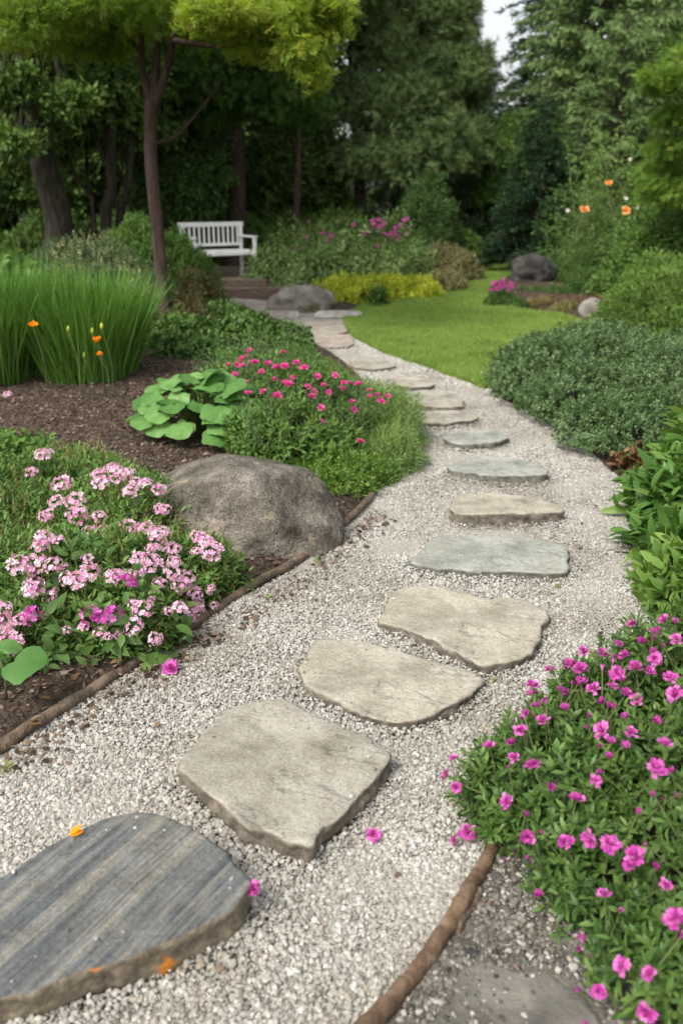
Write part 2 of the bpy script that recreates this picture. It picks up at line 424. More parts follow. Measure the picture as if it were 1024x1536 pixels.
def stonemat(name, cols, edge=(.16, .135, .10), stain=(.26, .19, .10), lich=None, stripes=None):
    m, n, o = mat(name); co = ocoord(n)
    if stripes is not None:
        co2 = ocoord(n, 'Object', (1.1, 34, 4), (0, 0, stripes))
        base = ramp(n, cols, noise(n, 1.15, 9, co2, .74, dist=.15), [.36, .46, .54, .66])
    else:
        base = ramp(n, cols, noise(n, 4.5, 8, co, .62), [.33, .5, .67])
    fine = ramp(n, [(.58,)*3, (1, 1, 1), (1.25,)*3], noise(n, 100, 6, co, .8), [.36, .5, .64])
    pit = ramp(n, [(1, 1, 1), (.45,)*3], noise(n, 34, 3, co, .6), [.68, .73]); base = mixc(n, .8, base, pit, 'MULTIPLY')
    blot = ramp(n, [(.78, .76, .72), (1.06,)*3], noise(n, 11, 6, co, .75), [.36, .58]); base = mixc(n, 1.0, base, blot, 'MULTIPLY')
    base = mixc(n, .75, base, fine, 'MULTIPLY')
    vo = n.nodes.new('ShaderNodeTexNoise'); vo.inputs['Scale'].default_value = 2.3; vo.inputs['Detail'].default_value = 4; n.links.new(ocoord(n, 'Object', (1, 3.5, 1), (0, 0, .5)), vo.inputs['Vector'])
    ck = ramp(n, [(1, 1, 1), (1, 1, 1), (.45,)*3, (1, 1, 1)], vo.outputs[0], [0, .602, .612, .622]); base = mixc(n, .8 if stripes is None else .3, base, ck, 'MULTIPLY')
    st = ramp(n, [(0, 0, 0), (.55,)*3], noise(n, 3.1, 5, co, .7, dist=.6), [.54, .66])
    base = mixc(n, st, base, stain)
    # rough broken edge: darker edge colour on steep sides, told by the surface's own slope
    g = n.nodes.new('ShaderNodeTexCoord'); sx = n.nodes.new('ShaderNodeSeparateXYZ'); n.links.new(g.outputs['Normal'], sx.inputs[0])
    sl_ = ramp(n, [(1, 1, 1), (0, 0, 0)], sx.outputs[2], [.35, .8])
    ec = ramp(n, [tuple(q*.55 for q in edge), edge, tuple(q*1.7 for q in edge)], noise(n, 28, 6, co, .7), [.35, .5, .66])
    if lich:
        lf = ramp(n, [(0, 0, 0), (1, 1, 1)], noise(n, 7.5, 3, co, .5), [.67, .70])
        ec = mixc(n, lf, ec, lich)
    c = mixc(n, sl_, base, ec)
    p = n.nodes.new('ShaderNodeBsdfPrincipled'); n.links.new(c, p.inputs['Base Color']); p.inputs['Roughness'].default_value = .82
    p.inputs['Specular IOR Level'].default_value = .3
    b = n.nodes.new('ShaderNodeBump'); b.inputs['Strength'].default_value = .85; b.inputs['Distance'].default_value = .009
    hgt = math_(n, 'ADD', noise(n, 60, 8, co, .7), math_(n, 'MULTIPLY', noise(n, 9, 5, co, .6), 1.6))
    if stripes is not None: hgt = math_(n, 'ADD', hgt, noise(n, 1.15, 7, co2, .62, dist=.25))
    n.links.new(hgt, b.inputs['Height']); n.links.new(b.outputs[0], p.inputs['Normal'])
    n.links.new(p.outputs[0], o.inputs[0]); return m
_a = at(50, 1390, .07); _b = at(205, 1256, .07); SLA = -math.atan2(_b[1]-_a[1], _b[0]-_a[0])
G['slate'] = stonemat('striped_slate', [(.06, .068, .074), (.115, .122, .125), (.17, .17, .158), (.28, .26, .21)], (.2, .165, .115), (.24, .22, .17), (.55, .2, .03), SLA)
G['sand'] = stonemat('beige_flagstone', [(.25, .23, .186), (.32, .298, .245), (.39, .365, .31)], (.16, .135, .105), (.25, .22, .165))
G['sandw'] = stonemat('warm_flagstone', [(.28, .257, .205), (.362, .333, .27), (.435, .40, .33)], (.15, .13, .105), (.3, .25, .17))
G['greenst'] = stonemat('greygreen_flagstone', [(.235, .245, .215), (.30, .31, .27), (.36, .365, .32)], (.13, .125, .105), (.27, .26, .2))
G['log'] = solid('weathered_log', [(.045, .032, .022), (.125, .09, .06), (.24, .185, .13)], 11, .85, 1, 34, .018, sc=(1, 1, 1), detail=9)
def timber(name, cols, rz=0):
    return solid(name, cols, 6, .8, .6, 18, .008, sc=(1.2, 9, 9), rot=(0, 0, rz), detail=8)
G['plank'] = timber('timber', [(.055, .038, .03), (.115, .08, .062), (.19, .14, .11)])
G['paint'] = solid('white_paint', [(.80, .80, .79), (.86, .86, .85), (.9, .9, .89)], 5, .4, .1, 60, .002)
G['soil'] = solid('mulch_soil', [(.030, .02, .014), (.07, .048, .034), (.13, .092, .065)], 24, .95, 1.0, 60, .03, detail=10)
G['chip'] = leafmat('mulch_chips', [(.035, .022, .015), (.10, .066, .045), (.22, .16, .12)], .9, 0, 3, .2)
G['turf'] = solid('turf_base', [(.09, .15, .02), (.14, .22, .03), (.2, .28, .04)], 5, .95, .6, 90, .02)
G['gravelbase'] = solid('gravel_bed', [(.2, .185, .16), (.33, .31, .27), (.48, .455, .4)], 90, .95, 1.0, 110, .01, detail=8)
G['slab'] = solid('old_concrete', [(.07, .065, .055), (.12, .112, .095), (.19, .178, .15)], 9, .9, .9, 60, .006, detail=10)
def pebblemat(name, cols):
    m, n, o = mat(name)
    oi = n.nodes.new('ShaderNodeObjectInfo')
    c = ramp(n, cols, oi.outputs['Random'], [0, .1, .28, .55, .78, .9, .95])
    co = ocoord(n); f = ramp(n, [(.68,)*3, (1.05,)*3], noise(n, 1.6, 5, co, .7), [.35, .65])
    c = mixc(n, .8, c, f, 'MULTIPLY')
    # broad drift of dusty/damp patches over the path
    g = n.nodes.new('ShaderNodeNewGeometry'); f2 = ramp(n, [(.78, .76, .72), (1.06, 1.06, 1.06)], noise(n, 1.7, 3, g.outputs['Position'], .6), [.36, .6])
    c = mixc(n, 1.0, c, f2, 'MULTIPLY')
    p = n.nodes.new('ShaderNodeBsdfPrincipled'); n.links.new(c, p.inputs['Base Color']); p.inputs['Roughness'].default_value = .8; p.inputs['Specular IOR Level'].default_value = .35
    n.links.new(p.outputs[0], o.inputs[0]); return m
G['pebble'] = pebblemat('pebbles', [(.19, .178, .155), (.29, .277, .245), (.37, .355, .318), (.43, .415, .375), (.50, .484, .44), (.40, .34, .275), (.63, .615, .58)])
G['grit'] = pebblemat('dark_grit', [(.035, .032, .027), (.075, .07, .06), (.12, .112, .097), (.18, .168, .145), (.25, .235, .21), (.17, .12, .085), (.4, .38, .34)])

# ---------------------------------------------------------------- the layout of path and lawn, on the ground
def gp(L): return np.array([at(x, y)[:2] for x, y in L])
LEFT = [(-900, 1560), (-250, 1260), (0, 1134), (130, 1047), (250, 967), (310, 927), (420, 866), (500, 800), (545, 762), (566, 715), (575, 680), (575, 640), (560, 600), (545, 570), (520, 545), (485, 520), (455, 500), (420, 480), (370, 468), (325, 462)]
RIGHT = [(345, 447), (400, 452), (440, 462), (475, 468), (522, 474), (517, 490), (530, 507), (570, 528), (640, 553), (700, 574), (735, 588), (800, 625), (860, 655), (930, 720), (985, 800), (1040, 880), (1020, 960), (960, 1020), (900, 1090), (850, 1180), (860, 1300), (930, 1480), (1000, 1650), (1000, 2200), (-900, 2200)]
PATH = gp(LEFT+RIGHT)
LAWN = smooth_poly(gp([(517, 489), (520, 478), (548, 461), (600, 445), (660, 428), (700, 413), (728, 400), (740, 392), (785, 393), (788, 404), (765, 415), (735, 432), (735, 452), (780, 466), (830, 476), (890, 490), (880, 505), (840, 545), (785, 580), (735, 586), (700, 573), (640, 552), (570, 527), (530, 506)]), True, 6)
def gh(x, y):
    """height of the planted ground"""
    x = np.asarray(x, float); y = np.asarray(y, float)
    d = dpoly(x, y, PATH); ins = inpoly(x, y, PATH)
    t = np.clip(d/.12, 0, 1); u = np.clip(d/1.6, 0, 1)
    h = .045*t*t*(3-2*t)+.10*u*u*(3-2*u)+.012*fbm(np.stack([x*3, y*3, x*0], -1), 3)*t
    inl = inpoly(x, y, LAWN); dl = dpoly(x, y, LAWN); k = np.where(inl, 1, np.clip(1-dl/.3, 0, 1))
    h = h*(1-k)+.0*k
    return np.where(ins, -.012, h)
def gz(x, y): return float(gh(np.array([x]), np.array([y]))[0])
xs = np.concatenate([-np.geomspace(150, 6.3, 26), np.arange(-6, 6, .06), np.geomspace(6.3, 150, 26)])
ys = np.concatenate([-np.geomspace(60, 1.2, 14), np.arange(-1, 4, .06), np.arange(4, 22, .1), np.geomspace(22.5, 260, 30)])
X, Y = np.meshgrid(xs, ys); Z = gh(X.ravel(), Y.ravel())
far = np.clip((np.abs(X.ravel())-6)/3, 0, 1)
Z = Z*(1-far)+.14*far
def grid_tris(nx, ny):
    a = (np.arange(ny-1)[:, None]*nx+np.arange(nx-1)[None]).ravel()
    return np.concatenate([np.stack([a, a+1, a+nx+1], 1), np.stack([a, a+nx+1, a+nx], 1)])
o = obj('ground', MB().add(np.stack([X.ravel(), Y.ravel(), Z], 1), grid_tris(len(xs), len(ys))), G['soil']); tag(o, 'dark brown mulched earth of the planting beds', kind='structure')
def fill(name, P, z, m, lip=None, rise=0):
    """flat sheet over polygon P with a small dropped lip"""
    import bmesh
    bm = bmesh.new(); vs = [bm.verts.new((p[0], p[1], z)) for p in P]; f = bm.faces.new(vs)
    if f.normal.z < 0: f.normal_flip()
    bm.normal_update()
    if f.normal.z < 0: bmesh.ops.reverse_faces(bm, faces=[f])
    if lip:
        r = bmesh.ops.extrude_edge_only(bm, edges=list(bm.edges)); nv = [e for e in r['geom'] if isinstance(e, bmesh.types.BMVert)]
        for v in nv: v.co.z -= lip
    bmesh.ops.triangulate(bm, faces=[f for f in bm.faces if len(f.verts) > 4])
    me = bpy.data.meshes.new(name); bm.to_mesh(me); bm.free(); me.materials.append(m)
    o = bpy.data.objects.new(name, me); COL.objects.link(o); return o
o = fill('gravel_path', PATH, 0.0, G['gravelbase']); tag(o, kind='structure')
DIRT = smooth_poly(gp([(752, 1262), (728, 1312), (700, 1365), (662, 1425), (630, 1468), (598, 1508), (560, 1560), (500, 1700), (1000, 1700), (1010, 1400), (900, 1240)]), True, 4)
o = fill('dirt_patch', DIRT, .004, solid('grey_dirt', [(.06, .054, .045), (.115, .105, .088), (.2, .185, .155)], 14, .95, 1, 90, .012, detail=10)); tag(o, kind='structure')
o = fill('lawn', LAWN, 0.035, G['turf'], .06); tag(o, kind='structure')

# ---------------------------------------------------------------- stepping stones
STONES = []; TOPS = []
def chip_outline(P, n=150, amp=.006, seed=0):
    Q = smooth_poly(P, True, 12); L = np.r_[0, np.cumsum(np.hypot(*np.diff(np.vstack([Q, Q[:1]]), axis=0).T))]
    s = np.linspace(0, L[-1], n, endpoint=False); Qc = np.vstack([Q, Q[:1]])
    Q = np.stack([np.interp(s, L, Qc[:, 0]), np.interp(s, L, Qc[:, 1])], 1)
    c = Q.mean(0); d = nrm(Q-c)
    k = fbm(np.stack([Q[:, 0]*14, Q[:, 1]*14, Q[:, 0]*0+seed], 1), 4, seed, .6)+.9-2.6*np.abs(vnoise(np.stack([Q[:, 0]*11, Q[:, 1]*11, Q[:, 0]*0+seed*3.1], 1), seed+5))
    return Q+d*(k*amp)[:, None]
def stone(px, top, th, m, label, amp=.007, seed=0, name='stepping_stone', cat='stepping stone', tiltv=(0, 0), grp='stepping stones of the garden path', under=.0):
    P = np.array([at(x, y, top)[:2] for x, y in px]); Q = chip_outline(P, 240, amp, seed)
    STONES.append(Q); TOPS.append(top)
    c = Q.mean(0); n = len(Q); V = []; T = []
    fr = [.0, .18, .36, .54, .7, .82, .9, .95, .98]
    def topz(q): return top+.0035*fbm(np.stack([q[:, 0]*7, q[:, 1]*7, q[:, 0]*0+seed], 1), 3, seed+3)+.0012*fbm(np.stack([q[:, 0]*40, q[:, 1]*40, q[:, 0]*0], 1), 2, seed)+(q[:, 0]-c[0])*tiltv[0]+(q[:, 1]-c[1])*tiltv[1]
    rings = []
    for f in fr[1:]:
        q = c+(Q-c)*f; rings.append(np.c_[q, topz(q)-(.0012 if f > .97 else 0)])
    edge = topz(Q)-.004-.004*np.abs(fbm(np.c_[Q*22, Q[:, 0]*0], 2, seed+8)); rings.append(np.c_[Q, edge])
    dirs = nrm(Q-c)
    for k, f in enumerate([.12, .3, .5, .75, 1.0]):
        nz = fbm(np.c_[Q*13, np.full(n, f*3.1)], 4, seed+11, .6)
        off = .009*nz+.008*np.abs(vnoise(np.c_[Q*16, np.full(n, f*1.4+seed)], seed+2))+[-.001, -.004, .002, -.004, -.008][k]+under*f
        q = Q+dirs*off[:, None]; rings.append(np.c_[q, edge-(th)*f])
    V = [np.array([[c[0], c[1], float(topz(c[None])[0])]])]+rings
    V = np.vstack(V); ii = np.arange(n); jj = (ii+1) % n
    # orientation
    ar = np.sum(Q[ii, 0]*Q[jj, 1]-Q[jj, 0]*Q[ii, 1]); fl = ar < 0
    t = [np.stack([np.zeros(n, int), 1+ii, 1+jj], 1)]
    for k in range(len(rings)-1):
        a = 1+k*n+ii; b = 1+k*n+jj; cc = a+n; d = b+n
        t += [np.stack([a, cc, d], 1), np.stack([a, d, b], 1)]
    t = np.concatenate(t)
    if fl: t = t[:, ::-1]
    return solo(name, MB().add(V, t), m, label, cat, grp)
stone([(210, 1219), (165, 1225), (135, 1237), (90, 1257), (50, 1282), (0, 1312), (-70, 1350), (-125, 1400), (-150, 1460), (-110, 1515), (-40, 1512), (0, 1499), (70, 1476), (140, 1449), (200, 1426), (270, 1402), (320, 1382), (362, 1352), (372, 1320), (350, 1285), (310, 1255), (255, 1229)], .098, .11, G['slate'], 'blue grey striped slate slab nearest the viewer with orange lichen on its edge', .005, 1, under=-.012)
stone([(410, 1045), (445, 1057), (478, 1071), (512, 1085), (542, 1100), (567, 1116), (587, 1131), (567, 1158), (542, 1186), (512, 1222), (482, 1243), (466, 1264), (450, 1262), (415, 1250), (388, 1243), (370, 1240), (345, 1214), (320, 1194), (295, 1178), (278, 1158), (273, 1141), (300, 1108), (320, 1082), (350, 1059)], .07, .08, G['sand'], 'large angular beige flagstone with a pointed near corner, just beyond the slate slab', .006, 2, under=-.008)
stone([(480, 960), (510, 957), (545, 962), (600, 975), (650, 990), (700, 1005), (724, 1020), (690, 1048), (650, 1068), (600, 1082), (560, 1078), (520, 1056), (475, 1033), (452, 1010), (457, 983)], .045, .055, G['sandw'], 'rounded beige stepping stone with a tapering right end, third from the viewer', .006, 3)
stone([(647, 877), (592, 885), (580, 910), (570, 930), (602, 941), (652, 960), (697, 982), (727, 995), (792, 983), (810, 950), (822, 920), (812, 911), (782, 900), (737, 896), (687, 886)], .05, .06, G['sandw'], 'broad beige flagstone with a chipped notch at its upper left corner', .007, 4)
stone([(657, 802), (635, 820), (618, 842), (677, 853), (762, 857), (843, 858), (851, 840), (842, 815), (792, 806), (712, 803)], .045, .06, G['greenst'], 'wide flat grey green rectangular stepping stone', .004, 5)
stone([(687, 742), (675, 754), (684, 769), (737, 771), (842, 766), (832, 756), (802, 745), (740, 739)], .07, .09, G['sandw'], 'thick cream stepping stone with a dark front edge', .006, 6)
stone([(702, 686), (673, 699), (702, 708), (762, 713), (820, 710), (812, 699), (782, 690), (737, 685)], .06, .08, G['greenst'], 'oval grey stepping stone just past the thick cream one', .006, 7)
stone([(682, 648), (664, 656), (690, 665), (740, 663), (761, 655), (745, 646), (715, 644)], .05, .07, G['greenst'], 'pointed grey stepping stone eighth from the viewer', .006, 8)
stone([(640, 617), (622, 628), (640, 634), (690, 632), (714, 626), (700, 618), (670, 614)], .045, .06, G['sand'], 'pale thin stepping stone ninth from the viewer', .006, 9)
stone([(612, 587), (604, 597), (620, 604), (660, 609), (692, 607), (690, 596), (670, 588), (640, 585)], .05, .07, G['sand'], 'wide pale grey stepping stone beside the lawn edge', .006, 10)
stone([(597, 566), (593, 576), (620, 580), (648, 577), (640, 569), (615, 565)], .045, .06, G['sandw'], 'small cream stepping stone farthest of the single stones', .006, 11)
stone([(540, 538), (520, 546), (555, 553), (592, 549), (575, 540)], .03, .05, G['sand'], 'half hidden pale slab behind the feathery green plant', .005, 12, 'paving_slab', 'paving slab', grp=None)
G['pinkst'] = stonemat('pinkish_paving', [(.27, .235, .2), (.34, .3, .26), (.41, .365, .32)])
for i, (pp, lb) in enumerate([([(440, 480), (500, 479), (528, 492), (505, 499), (455, 497)], 'pinkish paving slab in front of the flat rock by the boulder'),
                              ([(458, 500), (515, 501), (530, 516), (490, 520), (470, 512)], 'pinkish paving slab where the lawn tip meets the path'),
                              ([(352, 455), (410, 452), (440, 466), (425, 478), (375, 470)], 'pinkish paving slab at the foot of the timber step')]):
    stone(pp, .03, .05, G['pinkst'], lb, .006, 20+i, 'paving_slab', 'paving slab', grp='paving slabs at the far end of the path')
stone([(668, 1500), (690, 1455), (735, 1438), (800, 1450), (850, 1480), (890, 1530), (900, 1600), (780, 1680), (640, 1640), (630, 1560)], .008, .04, G['slab'], 'worn dark concrete slab sunk in the gravel under the pink bush', .012, 30, 'ground_slab', 'slab', grp=None)

# ---------------------------------------------------------------- gravel: one object, pebbles set by geometry nodes
def gravel(kind):
    def region(y0, y1, x0, x1, dens, smin, smax, z0, z1):
        n = int((y1-y0)*(x1-x0)*dens); x = rng.uniform(x0, x1, n); y = rng.uniform(y0, y1, n)
        s = smin+(smax-smin)*rng.random(n)**2.8
        return x, y, s, rng.uniform(z0, z1, n)
    if kind == 'gravel':
        parts = [region(.95, 2.2, -1.3, 1.3, 50000, .0020, .0080, -.002, .007), region(2.2, 3.4, -1.6, 1.8, 36000, .0022, .0072, -.002, .006), region(3.4, 4.6, -1.6, 2.2, 24000, .0028, .0068, -.002, .005),
             region(4.6, 7.0, -.8, 2.8, 14000, .0038, .0075, -.002, .005), region(7, 14.5, -2.6, 2.2, 4200, .007, .012, -.002, .004)]
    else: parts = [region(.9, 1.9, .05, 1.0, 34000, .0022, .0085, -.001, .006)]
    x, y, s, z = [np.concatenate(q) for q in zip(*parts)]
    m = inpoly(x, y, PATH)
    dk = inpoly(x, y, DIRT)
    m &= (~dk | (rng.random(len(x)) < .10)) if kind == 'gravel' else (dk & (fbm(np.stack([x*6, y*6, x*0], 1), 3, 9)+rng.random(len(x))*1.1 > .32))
    for Q in STONES:
        lo = Q.min(0)-.02; hi = Q.max(0)+.02; b = (x > lo[0]) & (x < hi[0]) & (y > lo[1]) & (y < hi[1]); ix = np.where(b & m)[0]
        if len(ix) and Q is not STONES[-1]:
            i2 = inpoly(x[ix], y[ix], Q) & (dpoly(x[ix], y[ix], Q) > .004); m[ix[i2]] = False
        elif len(ix): i2 = inpoly(x[ix], y[ix], Q) & (rng.random(len(ix)) < .75); m[ix[i2]] = False
    dep = y*cp+CH*sp; m &= np.abs(x) < dep*(512/F)+.6
    x, y, s, z = x[m], y[m], s[m], z[m]
    # the gravel lies in low drifts, thicker against the stones
    z = z+.007*fbm(np.stack([x*5, y*5, x*0], 1), 2, 5)
    for Q in STONES[:9]:
        lo = Q.min(0)-.08; hi = Q.max(0)+.08; ix = np.where((x > lo[0]) & (x < hi[0]) & (y > lo[1]) & (y < hi[1]))[0]
        z[ix] += .014*np.clip(1-dpoly(x[ix], y[ix], Q)/.05, 0, 1)*(.6+.8*rng.random(len(ix)))
    if kind == 'gravel':
        for k, Q in enumerate(STONES[:8]):
            q = Q[rng.integers(0, len(Q), 16)]; c = Q.mean(0); q = q+(c-q)*(rng.random((16, 1))**2*.35+.03); x = np.r_[x, q[:, 0]]; y = np.r_[y, q[:, 1]]; z = np.r_[z, np.full(16, TOPS[k]+.002)]; s = np.r_[s, rng.uniform(.002, .0055, 16)]
    n = len(x); print('pebbles', n)
    me = bpy.data.meshes.new(kind); me.vertices.add(n); me.vertices.foreach_set('co', np.stack([x, y, z], 1).astype(np.float32).ravel())
    a = me.attributes.new('psc', 'FLOAT_VECTOR', 'POINT'); sc = s[:, None]*np.stack([.8+.5*rng.random(n), .7+.4*rng.random(n), .5+.4*rng.random(n)], 1); a.data.foreach_set('vector', sc.astype(np.float32).ravel())
    a = me.attributes.new('prot', 'FLOAT_VECTOR', 'POINT'); a.data.foreach_set('vector', np.stack([rng.normal(size=n)*.35, rng.normal(size=n)*.35, rng.random(n)*6.28], 1).astype(np.float32).ravel())
    a = me.attributes.new('pidx', 'INT', 'POINT'); a.data.foreach_set('value', rng.integers(0, 6, n).astype(np.int32))
    MT = G['pebble'] if kind == 'gravel' else G['grit']; me.materials.append(MT)
    o = bpy.data.objects.new(kind, me); COL.objects.link(o); tag(o, 'pale crushed gravel covering the curving path' if kind == 'gravel' else 'dark damp grit beside the brown branch', kind='stuff')
    ng = bpy.data.node_groups.new('gravel', 'GeometryNodeTree')
    ng.interface.new_socket('Geometry', in_out='INPUT', socket_type='NodeSocketGeometry'); ng.interface.new_socket('Geometry', in_out='OUTPUT', socket_type='NodeSocketGeometry')
    N = ng.nodes; L = ng.links; gi = N.new('NodeGroupInput'); go = N.new('NodeGroupOutput')
    j = N.new('GeometryNodeGeometryToInstance')
    for k in range(6):
        ic = N.new('GeometryNodeMeshIcoSphere'); ic.inputs['Radius'].default_value = 1; ic.inputs['Subdivisions'].default_value = 2 if k < 4 else 3
        ns = N.new('ShaderNodeTexNoise'); ns.noise_dimensions = '4D'; ns.inputs['W'].default_value = k*7.7+1; ns.inputs['Scale'].default_value = .75; ns.inputs['Detail'].default_value = 2.5
        p = N.new('GeometryNodeInputPosition'); L.new(p.outputs[0], ns.inputs['Vector'])
        sub = N.new('ShaderNodeVectorMath'); sub.operation = 'SUBTRACT'; L.new(ns.outputs['Color'], sub.inputs[0]); sub.inputs[1].default_value = (.5, .5, .5)
        mu = N.new('ShaderNodeVectorMath'); mu.operation = 'SCALE'; L.new(sub.outputs[0], mu.inputs[0]); mu.inputs['Scale'].default_value = 1.5
        spn = N.new('GeometryNodeSetPosition'); L.new(ic.outputs[0], spn.inputs[0]); L.new(mu.outputs[0], spn.inputs['Offset'])
        sm = N.new('GeometryNodeSetShadeSmooth'); L.new(spn.outputs[0], sm.inputs[0]); sm.inputs['Shade Smooth'].default_value = (k >= 3)
        mt = N.new('GeometryNodeSetMaterial'); mt.inputs['Material'].default_value = MT; L.new(sm.outputs[0], mt.inputs[0])
        L.new(mt.outputs[0], j.inputs[0])
    mp = N.new('GeometryNodeMeshToPoints'); L.new(gi.outputs[0], mp.inputs[0])
    ip = N.new('GeometryNodeInstanceOnPoints'); L.new(mp.outputs[0], ip.inputs['Points']); L.new(j.outputs[0], ip.inputs['Instance']); ip.inputs['Pick Instance'].default_value = True
    for nm, ty, sk in (('psc', 'FLOAT_VECTOR', 'Scale'), ('prot', 'FLOAT_VECTOR', 'Rotation'), ('pidx', 'INT', 'Instance Index')):
        na = N.new('GeometryNodeInputNamedAttribute'); na.data_type = ty; na.inputs['Name'].default_value = nm
        L.new([s_ for s_ in na.outputs if s_.name == 'Attribute' and s_.enabled][0] if any(s_.enabled for s_ in na.outputs) else na.outputs[0], ip.inputs[sk])
    L.new(ip.outputs[0], go.inputs[0])
    md = o.modifiers.new('gravel', 'NODES'); md.node_group = ng
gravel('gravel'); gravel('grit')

# mulch chips on the bed that shows
def mulch():
    reg = gp([(-420, 1230), (0, 1125), (130, 1040), (250, 960), (310, 920), (420, 858), (500, 792), (545, 745), (560, 700), (560, 560), (230, 520), (0, 560), (-250, 700)])
    lo = reg.min(0); hi = reg.max(0); n = 52000
    x = rng.uniform(lo[0], hi[0], n); y = rng.uniform(lo[1], hi[1], n); m = inpoly(x, y, reg) & ~inpoly(x, y, PATH); x = x[m]; y = y[m]
    r2 = gp([(760, 440), (790, 478), (900, 492), (960, 500), (960, 470), (860, 430), (800, 420)]); l2 = r2.min(0); h2 = r2.max(0)
    x2 = rng.uniform(l2[0], h2[0], 9000); y2 = rng.uniform(l2[1], h2[1], 9000); m = inpoly(x2, y2, r2); x = np.r_[x, x2[m]]; y = np.r_[y, y2[m]]
    edge = gp([(0, 1150), (130, 1060), (250, 982), (310, 945), (430, 880), (520, 810), (560, 770)]); k = rng.integers(0, 6, 900); u = rng.random(900)[:, None]; e = edge[k]*(1-u)+edge[k+1]*u+np.abs(rng.normal(size=(900, 1)))*[[.06, -.03]]+rng.normal(size=(900, 2))*.02
    e = np.vstack([e, np.stack([rng.uniform(-1.2, 1.6, 260), rng.uniform(1.2, 5.5, 260)], 1)]); e = e[inpoly(e[:, 0], e[:, 1], PATH)]; x = np.r_[x, e[:, 0]]; y = np.r_[y, e[:, 1]]
    z = np.maximum(gh(x, y), .004)+rng.random(len(x))*.012; n = len(x)
    D = rng.normal(size=(n, 3)); D[:, 2] *= .25; U = np.array([0, 0, 1.])+rng.normal(size=(n, 3))*.3
    T = T_([(-.35, 0, 0), (.3, .1, .02), (.38, .8, .12), (-.1, 1, .1), (-.4, .6, 0), (0, .5, .16)], [(0, 1, 5), (1, 2, 5), (2, 3, 5), (3, 4, 5), (4, 0, 5)])
    mb = MB(); scatter(mb, T, np.stack([x, y, z], 1), D, U, .008+.02*rng.random(n)**2, None, .5+.7*rng.random(n))
    o = obj('mulch', mb, G['chip'], smooth=False); tag(o, 'coarse brown bark mulch on the planting beds', kind='stuff')
mulch()
# lawn blades
def lawn():
    lo = LAWN.min(0); hi = LAWN.max(0); n = 700000
    x = rng.uniform(lo[0], hi[0], n); y = rng.uniform(lo[1], hi[1], n)
    pk = rng.random(n) < np.clip((9.5/np.maximum(y, 6))**1.6, .12, 1); x = x[pk]; y = y[pk]
    x = x+rng.normal(size=len(x))*.012; y = y+rng.normal(size=len(x))*.012
    m = inpoly(x, y, LAWN) | (dpoly(x, y, LAWN) < .02); x = x[m]; y = y[m]
    x, y = x[:300000], y[:300000]; n = len(x); print('blades', n)
    D = np.stack([rng.normal(size=n)*.4, rng.normal(size=n)*.4, np.ones(n)], 1); U = nrm(rng.normal(size=(n, 3))*[1, 1, .1])
    T = T_([(-.5, 0, 0), (.5, 0, 0), (0, 1, 0)], [(0, 1, 2)])
    s = (.032+.026*rng.random(n))*(1+.5*vnoise(np.stack([x*4, y*4, x*0], 1), 3))
    mb = MB(); scatter(mb, T, np.stack([x, y, np.full(n, .032)], 1), D, U, s, None, .12+.05*np.clip((y-7)/5, 0, 3))
    o = obj('grass', mb, G['lawn'], smooth=False); tag(o, 'short mown green lawn grass sweeping beside the path', 'grass', kind='stuff')
lawn()

# ---------------------------------------------------------------- rocks
def rock(px0, Yc, size, m, label, seed, planes=10, rough=.07, sub=4, rz=0, sink=.15, name='boulder', cat='boulder', cuts=None, group=None, X0=None):
    """size = full width, depth, height"""
    import bmesh
    bm = bmesh.new(); bmesh.ops.create_icosphere(bm, subdivisions=sub, radius=1); v = np.array([q.co for q in bm.verts]); t = np.array([[q.index for q in f.verts] for f in bm.faces]); bm.free()
    r = np.random.default_rng(seed); nn = nrm(r.normal(size=(planes, 3))*[1, 1, .8]); dd = r.uniform(.72, .95, planes)
    if cuts is not None:
        nn = np.vstack([nn, nrm(np.array([c[:3] for c in cuts], float))]); dd = np.r_[dd, [c[3] for c in cuts]]
    q = v@nn.T; rad = np.where(q > .05, dd/np.maximum(q, .05), 9); k = 26.0
    rr = -np.log(np.exp(-k*np.minimum(rad, 3)).sum(1)+np.exp(-k*1.0))/k
    rr = rr-.035*np.maximum(0, .25-np.abs(vnoise(v*1.6+seed, seed+3)))*2*rough/.05
    rr = rr*(1+rough*fbm(v*2.2+seed, 5, seed, .55))
    p = v*rr[:, None]*np.array(size)/2*[1, 1, 1]; p[:, 2] += size[2]*(.5-sink)
    c, s = cos(rz), sin(rz); p[:, :2] = p[:, :2]@np.array([[c, s], [-s, c]])
    X0_ = X0 if X0 is not None else (px0-512)/F*(Yc*cp+(CH)*sp)
    return solo(name, MB().add(p+[X0_, Yc, gz(X0_, Yc)], t), m, label, cat, group)
rock(348, 3.72, (1.06, .76, .72), G['granite'], 'big rounded grey granite boulder behind the log edging', 5, 3, .055, 6, -.22, .44, cuts=[(.25, -.85, .62, .66), (.9, -.25, .62, .66), (-.45, -.05, .95, .64), (.12, .15, 1, .70), (-.85, -.6, .35, .82), (.75, -.75, .2, .74), (-.35, -.95, .25, .78)])
rock(455, 11.9, (.92, .5, .5), G['mossrock'], 'grey mossy boulder beside the yellow shrub at the lawn end', 21, 7, .09, 5, .1, .25)
rock(508, 11.2, (.62, .3, .2), G['palerock'], 'low flat tan rock between the mossy boulder and the lawn', 33, 6, .06, 4, 0, .25, cuts=[(0, 0, 1, .6)])
rock(441, 11.0, (.17, .14, .16), G['palerock'], 'small pale stone at the foot of the mossy boulder', 41, 6, .07, 3)
rock(797, 14.7, (.86, .6, .62), G['darkrock'], 'dark angular boulder at the far right of the lawn', 52, 8, .09, 5, .3, .25)
